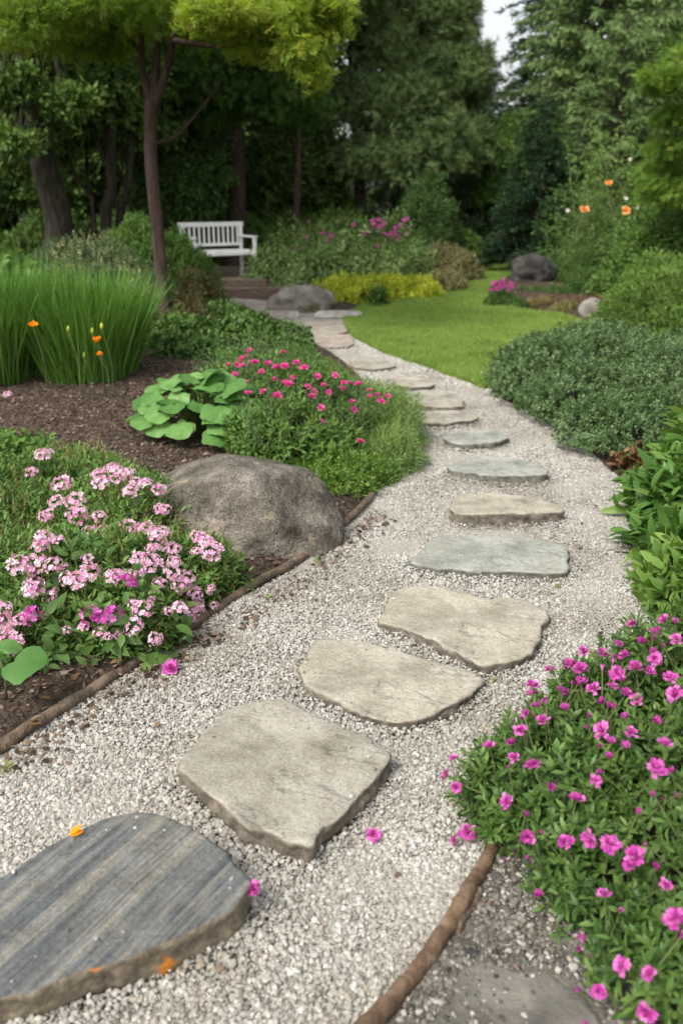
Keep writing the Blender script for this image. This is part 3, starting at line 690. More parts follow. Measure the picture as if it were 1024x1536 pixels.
rock(884, 10.9, (.34, .3, .30), G['mossrock'], 'pale rounded rock under the green juniper', 61, 7, .07, 4, 0, .25)
rock(925, 10.8, (.42, .3, .26), G['mossrock'], 'low brownish rock right of the pale rounded rock', 66, 7, .07, 4, 0, .25)
rock(737, 6.75, (.13, .1, .09), G['palerock'], 'small white stone where hedge and lawn edge meet', 71, 6, .07, 3)
rock(835, 17.5, (.5, .4, .5), G['palerock'], 'pale rock behind the dark angular boulder', 75, 6, .07, 4)
p = at(706, 1428); rock(0, p[1], (.055, .04, .03), G['darkrock'], 'dark round pebble beside the log under the pink bush', 81, 6, .05, 3, 0, .3, 'pebble', 'pebble', X0=p[0])

# ---------------------------------------------------------------- log edging
def logpiece(px, rad, label, seed, z=.018, name='edging_log', cat='log edging', group='logs edging the left bed', m=None, r1=None):
    P = np.array([[*at(x, y)[:2], z] for x, y in px]); P = smooth_poly(P, False, 16); n = len(P)
    t = np.linspace(0, 1, n); P[:, 2] += .006*np.sin(t*9+seed); P[:, 0] += .004*vnoise(np.c_[P[:, :2]*9, t*0], seed)
    rr = rad*(1-.1*t if r1 is None else 1+(r1/rad-1)*t)*(1+.09*vnoise(np.c_[P*11], seed+2)); rr[0] *= .9; rr[-1] *= .9
    return solo(name, tube(MB(), P, rr, 28, True, None, .11, seed), m or G['log'], label, cat, group)
logpiece([(569, 700), (566, 722), (557, 745), (541, 768), (515, 791)], .020, 'curved brown edging log under the crimson aster bush', 1)
logpiece([(512, 793), (480, 819), (440, 849), (400, 873), (360, 896), (312, 925)], .020, 'long edging log in front of the granite boulder', 2)
logpiece([(309, 927), (270, 953), (220, 988), (178, 1016)], .020, 'edging log below the pale pink flowers', 3)
logpiece([(175, 1018), (120, 1053), (60, 1092), (0, 1130), (-90, 1180), (-220, 1245)], .020, 'weathered edging log running out of the frame at left', 4)
logpiece([(743, 1268), (722, 1312), (693, 1362), (655, 1420), (622, 1464), (590, 1502), (550, 1550), (500, 1606)], .016, 'smooth brown branch laid between gravel and pink bush', 6, .012, 'garden_log', 'log', None, solid('barked_branch', [(.045, .028, .018), (.125, .08, .048), (.25, .175, .11)], 13, .7, .9, 40, .012, detail=9), .0205)
logpiece([(716, 1340), (706, 1362), (690, 1390), (684, 1402)], .009, 'short thin grey stick lying beside the brown branch', 8, .008, 'stick', 'stick', None, G['log'])

# ---------------------------------------------------------------- bench and timber step
def bench():
    c = at(330, 412, .16); t = thing('garden_bench', 'white slatted wooden bench with armrest beside the big tree trunk', 'bench', (c[0]-.05, 15.35, .16), None, R(31))
    def bx(nm, L, **k):
        mb = MB()
        for cc, ss in L: box(mb, np.array(cc)+np.array(t.location), ss, **k)
        return obj(nm, mb, G['paint'], t, smooth=False)
    W = 1.14
    bx('seat', [((0, -.04-.095*i, .43), (W-.06, .075, .028)) for i in range(5)]+[((0, -.47, .395), (W-.1, .03, .06)), ((0, .02, .395), (W-.1, .03, .06))])
    bx('top_rail', [((0, .055, .845), (W+.04, .045, .075))]); bx('lower_rail', [((0, .045, .52), (W-.1, .035, .05))])
    for i in range(12): bx('slat', [((-W/2+.09+i*(W-.18)/11, .05, .675), (.032, .018, .265))])
    for s in (-1, 1):
        bx('leg', [((s*(W/2-.03), .045, .43), (.055, .05, .86))]); bx('leg', [((s*(W/2-.03), -.5, .32), (.055, .055, .64))])
        bx('armrest', [((s*(W/2-.03), -.24, .655), (.075, .62, .032))])
bench()
def sleeper(px0, px1, Y, z, h, d, label, rz):
    a = atY(px0, 430, Y); b = atY(px1, 430, Y); c = (a+b)/2; L = b[0]-a[0]; mb = MB(); box(mb, (0, 0, 0), (L, d, h), 0, 0, None, .012)
    me = mb.mesh('timber_step'); me.materials.append(G['plank']); o = bpy.data.objects.new('timber_step', me); COL.objects.link(o)
    for p_ in me.polygons: p_.use_smooth = False
    o.location = (c[0], Y, z+h/2); o.rotation_euler = (0, 0, rz); tag(o, label, 'timber step', 'timber sleepers of the bench step')
sleeper(318, 432, 13.5, 0.0, .16, .14, 'reddish timber sleeper at the front of the bench step', R(8))
sleeper(290, 400, 13.95, .10, .14, .14, 'second timber sleeper set back behind the front one', R(8))
a = [atY(x, 420, y) for x, y in ((300, 14.02), (425, 14.2), (440, 17.5), (200, 17.5))]
o = fill('terrace_ground', np.array(a)[:, :2], .165, solid('packed_earth', [(.1, .085, .06), (.2, .17, .12), (.28, .24, .18)], 14, .95, .6, 60, .01), .2); tag(o, kind='structure')

# ---------------------------------------------------------------- flowers
def petal(wd=.5, cup=.25, notch=.1):
    v = [(0, 0, 0), (-.28*wd, .35, cup*.3), (0, .35, cup*.2), (.28*wd, .35, cup*.3), (-.5*wd, .72, cup*.7), (0, .75, cup*.55), (.5*wd, .72, cup*.7), (-.3*wd, 1, cup), (0, 1-notch, cup*.85), (.3*wd, .98, cup*1.05)]
    t = [(0, 2, 1), (0, 3, 2), (1, 2, 5), (1, 5, 4), (2, 3, 6), (2, 6, 5), (4, 5, 8), (4, 8, 7), (5, 6, 9), (5, 9, 8)]
    return T_(v, t)
def bloom(seed, layers, r, wd=.9, stem=0, closed=0):
    """layers: (count, elevation angle, relative size)"""
    rr = np.random.default_rng(seed); mb = MB(); PT = petal(wd, .22, .16)
    for (k, el, s) in layers:
        a = np.arange(k)/k*2*pi+rr.random()*6+rr.normal(size=k)*.16; e = el+rr.normal(size=k)*.17
        D = np.stack([np.cos(a)*np.cos(e), np.sin(a)*np.cos(e), np.sin(e)], 1); U = np.stack([-np.cos(a)*np.sin(e), -np.sin(a)*np.sin(e), np.cos(e)], 1)+rr.normal(size=(k, 3))*.22
        scatter(mb, PT, np.zeros((k, 3)), D, U, r*s*(.82+.35*rr.random(k)), np.clip(.5+rr.normal(size=k)*.2+(.12 if el < .5 else -.1), 0, 1), .8+.4*rr.random(k))
    return mb
def orient(o, n, roll=None, scale=1):
    import mathutils
    z = mathutils.Vector(n).normalized(); q = z.to_track_quat('Z', 'Y'); q = q @ mathutils.Quaternion((0, 0, 1), random.random()*6.28 if roll is None else roll)
    o.rotation_mode = 'QUATERNION'; o.rotation_quaternion = q; o.scale = (scale,)*3
_st = tube(MB(), [(0.012, .004, -.15), (.004, 0, -.07), (0, 0, .002)], .0018, 4, False).mesh('stem'); _st.materials.append(G['stem'])
def put(meshes, parent, name, p, n, s=1, stem=False):
    o = bpy.data.objects.new(name, random.choice(meshes)); COL.objects.link(o); o.parent = parent
    o.location = tuple(np.array(p)-np.array(parent.location)); orient(o, n, None, s)
    if stem: q = bpy.data.objects.new('stem', _st); COL.objects.link(q); q.parent = o
    return o
def meshset(fn, m, k, nm):
    r = []
    for i in range(k):
        me = fn(i).mesh(nm); me.materials.append(m); r.append(me)
    return r
PINKF = meshset(lambda i: bloom(400+i, [(8, .75, 1), (6, 1.1, .85)], .024, .6) if i < 2 else bloom(410+i, [(9, .25, 1), (9, .6, .9), (8, 1.0, .75)], .025, .5), G['pink'], 4, 'flower')+meshset(lambda i: bloom(i, [(9, .0, 1), (8, .45, .88), (7, .9, .7)], .0265, .62), G['pink'], 6, 'flower')
ASTER = meshset(lambda i: bloom(40+i, [(13, .05, 1), (9, .45, .8), (6, .95, .5)], .024, .5), G['crimson'], 5, 'flower')
def cluster(i, R_=.042, nf=30, fr=.0125):
    rr = np.random.default_rng(100+i); mb = MB(); PT = petal(.68, .12, .2)
    for k in range(nf):
        th = math.acos(1-rr.random()*.95); ph = k*2.4+rr.random()*.5; c = np.array([sin(th)*cos(ph)*R_, sin(th)*sin(ph)*R_, cos(th)*R_*.62]); c *= .8+.35*rr.random()
        n = nrm(c*[1, 1, 1.6]+rr.normal(size=3)*.006); x = nrm(np.cross(n, rr.normal(size=3))); y = np.cross(n, x); a = np.arange(5)/5*2*pi+rr.random()*6
        D = np.cos(a)[:, None]*x+np.sin(a)[:, None]*y+n*.22+rr.normal(size=(5, 3))*.12
        scatter(mb, PT, np.repeat(c[None], 5, 0), D, np.repeat(n[None], 5, 0)+rr.normal(size=(5, 3))*.15, fr*(.85+.35*rr.random(5)), np.clip(rr.random()*.75+.12+rr.normal(size=5)*.08, 0, 1))
    return mb
PHLOX = meshset(lambda i: cluster(i), G['pale'], 6, 'flower_cluster')
PHLOXM = meshset(lambda i: cluster(20+i, .03, 9, .017), G['pink'], 3, 'flower_cluster')
def poppy(i):
    rr = np.random.default_rng(i); return bloom(200+i, [(4, .75, 1), (3, 1.05, .85)], .038, 1.35)
POP = meshset(poppy, G['orange'], 3, 'flower')
def stems(mb, base, tips, r=.0025, spread=.3, k=5, rr=None):
    for p in tips:
        b = np.array(base)+rng.normal(size=3)*[spread, spread, 0]; b = b*.6+np.array([p[0], p[1], b[2]])*.4; b[2] = base[2]
        m_ = (b+p)/2+rng.normal(size=3)*.02+[0, 0, .02]; tube(mb, smooth_poly([b, m_, p], False, k//2+1), r, 3, False)
    return mb

# pink bush at the lower right
BL = [(.62, 1.58, .0, .22, .24, .2), (.72, 1.32, .0, .24, .22, .2), (.60, 1.82, .06, .26, .32, .24), (.42, 1.80, .06, .14, .17, .14), (1.28, 1.35, .05, .4, .4, .38), (1.5, 1.15, .0, .4, .4, .38), (.80, 1.50, .0, .34, .32, .26), (1.06, 1.66, .05, .56, .52, .40), (1.25, 2.0, .10, .62, .50, .38), (.80, 1.95, .02, .36, .34, .30), (1.0, 1.3, .02, .40, .34, .32), (1.55, 1.55, .1, .5, .6, .42), (1.6, 2.25, .1, .45, .4, .33)]
t = thing('pink_flowering_bush', 'low dense green bush covered in bright pink blossoms at the lower right', 'bush', (1.1, 1.75, 0))
mb = shrubmb(BL, 7600, LANCE, .065, 11, .039, .55, .015, -.25, .22, .25, (1.35, .5), .38, 3)
shrubmb(BL, 1800, LANCE, .05, 8, .034, .3, .02, -.25, .10, .5, (1.35, .6), .5, 5, mb)
obj('foliage', mb, leafmat('bush_leaves', [(.035, .08, .018), (.085, .165, .036), (.18, .28, .07)], .42, .25, 5, .45, .3), t)
FP = [(739, 1137), (697, 1151), (688, 1172), (700, 1186), (700, 1250), (790, 1111), (780, 1128), (783, 1148), (807, 1159), (775, 1205), (802, 1251), (820, 1098), (848, 1083), (797, 1042), (834, 1022), (864, 1015), (895, 1049), (920, 1046), (927, 1027), (890, 1180), (865, 1206), (833, 1188), (857, 1276), (752, 1342), (762, 1378), (825, 1344), (902, 1262), (925, 1281), (966, 1287), (953, 1311), (918, 1351), (1000, 1338), (1013, 1395), (946, 1454), (982, 1465), (915, 1487), (977, 1510), (903, 1530), (916, 1074), (949, 1059), (964, 1068), (981, 1028), (1011, 1037), (1019, 1060), (916, 1111), (949, 1096), (956, 1116), (928, 1129), (944, 1135), (929, 1151), (992, 1102), (1004, 1134), (992, 1166), (962, 1011), (989, 1002), (957, 952), (1003, 948), (1019, 975), (972, 980), (987, 995), (946, 997), (937, 982), (907, 1000), (889, 990), (862, 1002), (854, 1015), (962, 1015), (805, 1048), (876, 1022)]
st = MB()
for (x, y) in FP:
    p, n = hit(BL, x, y, .035); n = nrm(n*.6+[0, -.15, .7]+rng.normal(size=3)*.38); put(PINKF, t, 'flower', p, n, random.uniform(.56, .90), True)
BUD = meshset(lambda i: bloom(500+i, [(5, 1.2, 1), (3, 1.35, .8)], [.016, .012, .019][i], .5), G['pink'], 3, 'bud')
for k in range(62):
    x = rng.uniform(770, 1024); y = 940+rng.random()**1.5*560; y = max(y, 1100-(x-770)*.62)
    p, n = hit(BL, x, y, rng.uniform(.015, .04)); put(BUD, t, 'bud', p, nrm(n*.6+[0, -.1, .7]+rng.normal(size=3)*.3), random.uniform(.7, 1.2), True)
for k in range(26):
    x = rng.uniform(1040, 1500); y = rng.uniform(960, 1500); p, n = hit(BL, x, y, .035); put(PINKF, t, 'flower', p, nrm(n*.6+[0, 0, .7]), random.uniform(.8, 1.05))

# crimson aster bush, centre left
AL = [(-.34, 4.75, .10, .33, .34, .34), (-.62, 5.75, .15, .38, .34, .42), (-.12, 4.85, .06, .28, .32, .30), (-.35, 5.35, .15, .42, .36, .42), (.08, 5.15, .05, .25, .3, .33)]
t = thing('aster_bush', 'green bushy plant topped with small crimson pink flowers beyond the boulder', 'bush', (-.4, 5.0, gz(-.4, 5.0)))
mb = shrubmb(AL, 2700, LANCE, .10, 9, .05, .6, .05, -.3, .28, .4, (1.2, .4), .35, 11)
obj('foliage', mb, G['bright'], t)
p_, n_ = surf(AL, 1700, .2, .1, .3, 12, .1); mb = MB(); sprigs(mb, NARROW, p_+np.array([0, 0, .02])+rng.random((len(p_), 1))*[0, 0, .1], n_*.35+[0, 0, 1]+rng.normal(size=p_.shape)*.35, .16, 10, .028, (.9, .3))
obj('flower_stem_foliage', mb, G['grey'], t)
AP = [(370, 545), (382, 542), (347, 555), (359, 555), (372, 552), (389, 556), (374, 561), (398, 568), (406, 558), (426, 544), (427, 561), (442, 556), (452, 563), (416, 562), (337, 571), (346, 577), (325, 581), (350, 585), (378, 581), (414, 577), (429, 582), (431, 595), (400, 604), (381, 606), (457, 587), (469, 574), (477, 585), (484, 594), (492, 573), (501, 590), (470, 624), (472, 642), (417, 610), (458, 610), (520, 591), (536, 593), (548, 600), (556, 605), (561, 613), (517, 618), (531, 623), (527, 667), (568, 606), (549, 607), (511, 583), (465, 594), (438, 575), (364, 572)]
st = MB()
for (x, y) in AP:
    p, n = hit(AL, x, y, .07); n = nrm(n*.3+[0, -.25, .9]+rng.normal(size=3)*.22); put(ASTER, t, 'flower', p, n, random.uniform(.85, 1.3), True)

# feathery green plant beside the path
FL = [(.22, 5.35, .05, .32, .45, .34), (.1, 5.85, .0, .33, .4, .32), (.3, 4.85, .02, .22, .3, .24), (-.35, 6.2, .05, .35, .35, .30)]
t = thing('feathery_plant', 'light green feathery plant spilling over the left path edge', 'plant', (.15, 5.5, gz(.15, 5.5)))
mb = shrubmb(FL, 4200, NARROW, .16, 16, .034, .5, .02, -.3, .2, .25, (1.1, .3), .5, 21)
obj('foliage', mb, leafmat('feathery_leaves', [(.11, .19, .05), (.2, .31, .09), (.33, .45, .16)], .5, .3, 2), t)
t = thing('trailing_plant', 'pale lobed green plant low between aster bush and path', 'plant', (-.02, 4.42, .03))
mb = shrubmb([(-.02, 4.45, .02, .26, .24, .2), (.2, 4.62, .0, .16, .2, .14)], 1000, DIAMOND, .1, 10, .03, .4, .02, -.2, .2, .3, (1.2, .5), .5, 22); obj('foliage', mb, G['fresh'], t)

# broad leaved plant behind the boulder
def bigleafT(n=22):
    v = [(0, .12, 0)]; t = []; 
    for ring, f in ((0, .5), (1, 1.0)):
        for i in range(n):
            a = i/n*2*pi; rr = .5*(1-.22*max(0, cos(a-pi))**6*2.2+.05*cos(5*a)+.03*cos(9*a+1)); x = sin(a)*rr*f*1.08; y = .5+(cos(a)*rr)*f*1.05-(1-f)*.22
            z = .075*f*sin(3*a+.5)*f-.12*f*f+(.012 if i % 3 == 0 else -.006)+.06*(abs(x))-.05*(y-.5)
            v.append((x, y, z))
    v[0] = (0, .30, .0)
    for i in range(n):
        j = (i+1) % n; t += [(0, 1+j, 1+i), (1+i, 1+j, 1+n+j), (1+i, 1+n+j, 1+n+i)]
    return T_(v, [x[::-1] for x in t])
BIG = bigleafT()
def bigleafplant(label, c, rad, n, ls, hgt, seedlab):
    t = thing('broad_leaved_plant', label, 'plant', (c[0], c[1], gz(c[0], c[1]))); b = np.array(t.location)
    st = MB()
    for k in range(n):
        f = math.sqrt((k+.5)/n); a = k*2.4+rng.normal()*.2; p = b+np.array([cos(a)*rad[0]*f, sin(a)*rad[1]*f, hgt*(1.05-.8*f*f)+rng.normal()*.015+.03])
        out = np.array([cos(a), sin(a), 0]); D = nrm(out*(1)+[0, 0, .25-.6*f]+rng.normal(size=3)*.2); U = nrm(np.array([0, 0, 1.])+out*.45+np.array([0, -.35, 0])+rng.normal(size=3)*.18)
        mb = MB(); scatter(mb, BIG, (p-D*ls*.3)[None], D[None], U[None], ls*(.7+.6*rng.random()), None); mb.r[-1] = np.clip(mb.r[-1]*.8+np.array([.3]+[.22*(i % 3 == 0) for i in range(44)]), 0, 1); obj('leaf', mb, G['bigleaf'], t)
        tube(st, smooth_poly([b+out*.02, (b+p)/2+[0, 0, .05], p-[0, 0, .01]], False, 3), .004, 5, False)
    obj('stalks', st, G['stem'], t)
bigleafplant('clump of large rounded pale green leaves behind the granite boulder', (-.83, 5.10), (.40, .28), 99, .13, .33, 0)

# pale pink phlox, left
def flowers_on(t, lumps, pts, meshes, out=.03, sc=(.62, 1.0)):
    st = MB()
    for (x, y) in pts:
        p, n = hit(lumps, x, y, out); n = nrm(n*.5+[0, -.25, .7]+rng.normal(size=3)*.18); put(meshes, t, 'flower_cluster', p, n, random.uniform(*sc), True)
PHL = [(-1.35, 3.95, .1, .45, .42, .27), (-1.0, 3.55, .08, .42, .4, .25), (-1.55, 3.4, .08, .4, .4, .27)]
PHF = [(-.92, 2.98, .05, .36, .3, .26), (-.62, 3.18, .03, .24, .28, .2), (-1.25, 3.0, .05, .36, .34, .26), (-.80, 2.72, .02, .26, .18, .2), (-1.15, 2.62, .02, .3, .2, .2)]
phm = leafmat('phlox_leaves', [(.06, .13, .03), (.12, .22, .05), (.2, .33, .09)], .45, .28, 3)
t = thing('phlox_plant', 'spreading plant with pale pink flower heads beside the left end of the boulder', 'flowering plant', (-1.2, 3.7, gz(-1.2, 3.7)), 'pale pink flowering plants')
mb = shrubmb(PHL, 3000, LANCE, .09, 10, .036, .6, .05, -.2, .2, .25, (1.2, .5), .45, 31); obj('foliage', mb, phm, t)
mb = shrubmb(PHL, 1100, NARROW, .12, 12, .03, .6, .12, .1, .2, .0, (.9, .3), .4, 32); obj('seed_head', mb, G['tan'], t)
flowers_on(t, PHL, [(69, 691), (51, 716), (98, 736), (90, 762), (76, 781), (120, 780), (117, 760), (167, 712), (150, 722), (190, 722), (155, 735), (195, 747), (215, 735), (236, 744), (178, 728), (204, 735), (240, 772), (107, 807), (137, 805), (160, 802), (150, 782), (190, 798), (217, 800)], PHLOX)
t = thing('phlox_plant', 'nearer pale pink flowering plant with rounded green leaves leaning over the edging log', 'flowering plant', (-.95, 2.95, gz(-.95, 2.95)), 'pale pink flowering plants')
mb = shrubmb(PHF, 2600, LANCE, .08, 10, .036, .6, .03, -.2, .2, .25, (1.2, .5), .45, 33); obj('foliage', mb, phm, t)
mb = shrubmb(PHF, 1100, NARROW, .12, 12, .03, .6, .10, .1, .2, .0, (.9, .3), .4, 34); obj('seed_head', mb, G['tan'], t)
mb = shrubmb([(l[0], l[1]-.02, l[2], l[3]*1.05, l[4]*1.05, l[5]*1.0) for l in PHF[3:]+PHF[:1]], 260, BROAD, .05, 4, .075, .5, .03, -.2, .1, .15, (1.3, .8), .4, 35); obj('leaf', mb, G['mid'], t)
flowers_on(t, PHF, [(245, 812), (260, 832), (230, 815), (305, 822), (315, 835), (295, 815), (205, 847), (222, 852), (60, 827), (65, 817), (30, 856), (60, 855), (85, 855), (50, 885), (135, 867), (117, 877), (170, 870), (250, 865), (262, 882), (290, 890), (272, 917), (260, 920), (290, 910), (212, 920), (200, 942), (5, 925), (32, 937), (20, 965), (3, 942), (254, 850), (280, 872)], PHLOX)
for k in range(40):
    x = rng.uniform(5, 320); y = rng.uniform(815, 960); p, n = hit(PHF, x, y, rng.uniform(.0, .03)); put(PHLOX, t, 'flower_cluster', p, nrm(n+[0, 0, .5]+rng.normal(size=3)*.3), random.uniform(.3, .6), True)
for (x, y) in [(189, 885), (142, 926), (169, 927), (46, 932)]:
    p, n = hit(PHF, x, y, .03); put(PHLOXM, t, 'flower_cluster', p, nrm(n+[0, 0, .5]), 1)
t = thing('leafy_herb', 'fresh green leafy plant at the left edge above the pale pink flowers', 'plant', (-1.75, 3.95, .06))
mb = shrubmb([(-1.8, 4.25, .05, .36, .5, .3), (-1.75, 3.7, .05, .34, .4, .28)], 1700, BROAD, .08, 8, .05, .7, .05, -.1, .2, .2, (1.2, .5), .4, 36); obj('foliage', mb, G['bright'], t)
t = thing('silver_ground_cover', 'low tan green mat between the two pale pink flowering plants', 'ground cover', (-1.35, 3.3, .05))
mb = shrubmb([(-1.35, 3.35, .02, .3, .25, .14), (-.55, 3.35, .0, .13, .16, .1)], 700, NARROW, .08, 12, .025, .8, .03, 0, .2, .1, (1, .3), .5, 37); obj('foliage', mb, G['tan'], t)
# single big leaf at the frame edge
t = thing('broad_leaved_seedling', 'single large smooth green leaf hanging at the left frame edge', 'plant', (-1.03, 2.3, .03)); b = np.array(t.location)
for k, (a, l) in enumerate([(R(-20), .13), (R(170), .12), (R(100), .1)]):
    D = np.array([cos(a), sin(a), .1]); mb = MB(); scatter(mb, BIG, (b+[0, 0, .15]+D*.02)[None], D[None], np.array([[.2, -.4, 1.]]), l, None); obj('leaf', mb, G['bigleaf'], t)
    
obj('stalk', tube(MB(), [b, b+[.01, 0, .08], b+[0, 0, .155]], .005, 5), G['stem'], t)
# little weeds
def weed(px, py, s, label, m='fresh', n=14):
    p = at(px, py); p[2] = gz(p[0], p[1]) if not inpoly(np.array([p[0]]), np.array([p[1]]), PATH)[0] else .006
    t = thing('weed', label, 'weed', p, 'small weeds'); a = rng.random(n)*6.28; D = np.stack([np.cos(a), np.sin(a), .4+.8*rng.random(n)], 1)
    mb = MB(); scatter(mb, LANCE, np.repeat(p[None], n, 0)+rng.normal(size=(n, 3))*[s*.3, s*.3, 0], D, np.repeat([[0, 0, 1.]], n, 0), s*(.5+.6*rng.random(n))); obj('leaf', mb, G[m], t)
weed(478, 845, .028, 'tiny green weed in the gravel beside the long edging log'); weed(402, 900, .022, 'tiny weed in the gravel below the granite boulder')
weed(737, 1024, .018, 'tiny weed by the right tip of the third stone'); weed(835, 882, .02, 'tiny yellowish weed right of the notched flagstone', 'tan')
weed(150, 975, .05, 'bright green weed in the mulch under the pale pink flowers', 'fresh', 26); weed(100, 970, .05, 'yellow green weed in the mulch near the left edging', 'fresh', 22); weed(12, 1160, .03, 'small weed outside the left edging log', 'tan')

# fallen flowers and leaves
def fallen(px, py, z, meshes, s, label, nm='fallen_flower', cat='fallen flower'):
    p = at(px, py, z); o = bpy.data.objects.new(nm, random.choice(meshes)); COL.objects.link(o); o.location = p; orient(o, (rng.normal()*.3, -.5, .8), None, s); return tag(o, label, cat, None)
fallen(258, 1003, .02, PINKF, 1.15, 'pale pink fallen blossom on the gravel below the edging log'); fallen(560, 1253, .015, PINKF, .75, 'small pink blossom fallen on gravel right of the angular flagstone')
fallen(381, 1334, .085, PINKF, .8, 'bright pink blossom fallen against the striped slate edge'); fallen(701, 1250, .03, PINKF, .9, 'pink blossom fallen on gravel left of the pink bush')
def litter(px, py, z, m, s, label, a=0):
    p = at(px, py, z); mb = MB(); scatter(mb, OVAL, np.array([p, p+[.004, 0, .003]]), np.array([[cos(a), sin(a), .15], [cos(a+.5), sin(a+.5), .3]]), np.array([[0, 0, 1.], [0, .3, 1]]), s); solo('fallen_leaf', mb, m, label, 'fallen leaf')
litter(104, 1254, .105, G['orange'], .035, 'curled orange petal lying on the top edge of the slate slab', .5); litter(233, 1092, .016, G['russet'], .022, 'small rusty leaf on the gravel between log and flagstone', 1)
litter(316, 1109, .066, G['russet'], .014, 'tiny dark leaf lying on the angular flagstone', .3)
for i, (x, y) in enumerate([(45, 1085), (110, 1022), (75, 1050), (180, 990)]):
    litter(x, y, .05, G['russet'], .035, ['dry brown leaf on the mulch at the left frame edge', 'dry brown leaf on the mulch below the large single leaf', 'reddish leaf on the mulch by the weathered edging log', 'curled leaf on the mulch under the lowest pink flower head'][i], i*1.3)

# ---------------------------------------------------------------- tall grass and poppies, left
def grassclump(label, cx, cyy, rx, ry, n, h, seed):
    t = thing('ornamental_grass', label, 'ornamental grass', (cx, cyy, gz(cx, cyy)), 'tall grass clumps on the left bed'); mb = MB()
    for T in (blade_t(.0065, .05), blade_t(.006, .16), blade_t(.0055, .34)):
        k = n//3; a = rng.random(k)*6.28; f = np.sqrt(rng.random(k)); x = cx+rx*f*np.cos(a); y = cyy+ry*f*np.sin(a); P = np.stack([x, y, gh(x, y)], 1)
        out = np.stack([np.cos(a)*f, np.sin(a)*f, np.zeros(k)], 1); D = out*.24+rng.normal(size=(k, 3))*.13+[0, 0, 1]; U = -(out+rng.normal(size=(k, 3))*.5)+[0, 0, .1]
        scatter(mb, T, P, D, U, h*(.55+.55*rng.random(k)), None, .7+.6*rng.random(k))
    obj('blades', mb, G['blade'], t); return t
grassclump('tall grass clump at the left edge with one orange poppy in front', -2.8, 6.9, .46, .6, 4300, .90, 1)
grassclump('tall grass clump behind the two orange poppies', -2.02, 6.95, .36, .5, 4200, .84, 2)
def popp(px, py, Y, label, bud=False, s=1):
    p = atY(px, py, Y); b = np.array([p[0]+.02, Y+.05, gz(p[0], Y)]); t = thing('poppy_bud' if bud else 'orange_poppy', label, 'poppy', b, 'orange poppies by the tall grass')
    obj('stem', tube(MB(), smooth_poly([b, (b+p)/2+[.03, 0, 0], p], False, 4), .003, 5), G['stem'], t)
    if bud:
        mb = MB(); tube(mb, [p, p+[0, 0, .012], p+[.002, 0, .03], p+[.004, 0, .045]], [.004, .011, .01, .002], 8); obj('bud', mb, G['yellow'], t)
    else: put(POP, t, 'flower', p, (rng.normal()*.1, -.35, .9), s)
popp(50, 490, 5.9, 'orange poppy standing alone at the left', s=1.0); popp(147, 513, 5.9, 'upper orange poppy of the pair before the tall grass', s=.95); popp(150, 533, 5.85, 'lower orange poppy of the pair before the tall grass', s=.8)
popp(103, 498, 6.0, 'thin yellow bud left of the orange poppy pair', True); popp(139, 501, 6.0, 'yellow bud just above the orange poppy pair', True); popp(153, 494, 6.0, 'topmost yellow bud above the orange poppy pair', True); popp(127, 538, 5.9, 'lowest yellow bud left of the poppy pair', True)
t = thing('pale_flower', 'single pale pink flower on the mulch at the left frame edge', 'flower', (*atY(12, 595, 5.9)[:2], gz(-2.3, 5.9))); put(PHLOX, t, 'flower_cluster', atY(12, 592, 5.9), (0, -.4, 1), .7); obj('stem', tube(MB(), [np.array(t.location), atY(12, 592, 5.9)], .003, 4), G['stem'], t)

# ---------------------------------------------------------------- generic shrubs
def shrub(name, label, cat, lumps, n, T, L, nl, ls, m, upb=.5, rand=.4, tilt=(1.25, .45), up=-.25, depth=.2, bump=.15, seed=1, group=None, zb=None):
    c = np.array(lumps)[:, :3].mean(0); z = gz(c[0], c[1]) if zb is None else zb; t = thing(name, label, cat, (c[0], c[1], z), group)
    mb = shrubmb(lumps, n, T, L, nl, ls, upb, z, up, bump, depth, tilt, rand, seed); shrubmb(lumps, n//4, T, L, nl, ls*1.3, upb, z, up, bump*.5, .55, tilt, rand+.2, seed, mb); obj('foliage', mb, G[m] if isinstance(m, str) else m, t)
    s = MB(); 
    for l in lumps:
        for k in range(3): tube(s, smooth_poly([(c[0]+rng.normal()*.05, c[1]+rng.normal()*.05, z-.03), ((c[0]+l[0])/2, (c[1]+l[1])/2, z+.25*l[5]), (l[0]+rng.normal()*.2*l[3], l[1]+rng.normal()*.2*l[4], l[2]+.4*l[5])], False, 3), np.linspace(.02, .005, 7)*max(l[5], .4), 5, False)
    obj('stem', s, G['twig'], t); return t
def gl(px, Y, r, z=0, dx=0):
    """ellipsoid standing on the ground below pixel column px at distance Y"""
    x = (px-512)/F*(Y*cp+CH*sp)+dx; return (x, Y, z, *r)
# the dark clipped mound on the right
HL = [gl(905, 6.6, (.95, .85, .56)), gl(1010, 6.2, (.9, .9, .53)), gl(880, 7.3, (.85, .8, .47)), gl(1080, 7.2, (1.1, 1.1, .42)), gl(965, 5.75, (.55, .6, .48)), gl(1060, 5.4, (.6, .6, .45)), gl(812, 7.0, (.42, .5, .38)), gl(862, 5.95, (.46, .5, .42)), gl(912, 5.25, (.40, .40, .36)), gl(800, 6.6, (.34, .4, .34)), gl(985, 5.0, (.42, .4, .40))]
shrub('rounded_hedge', 'wide low rounded dark green shrub mound on the right of the path', 'hedge', HL, 17500, OVAL, .06, 10, .024, 'hedge', .45, .45, (1.3, .6), -.3, .16, .10, 41)
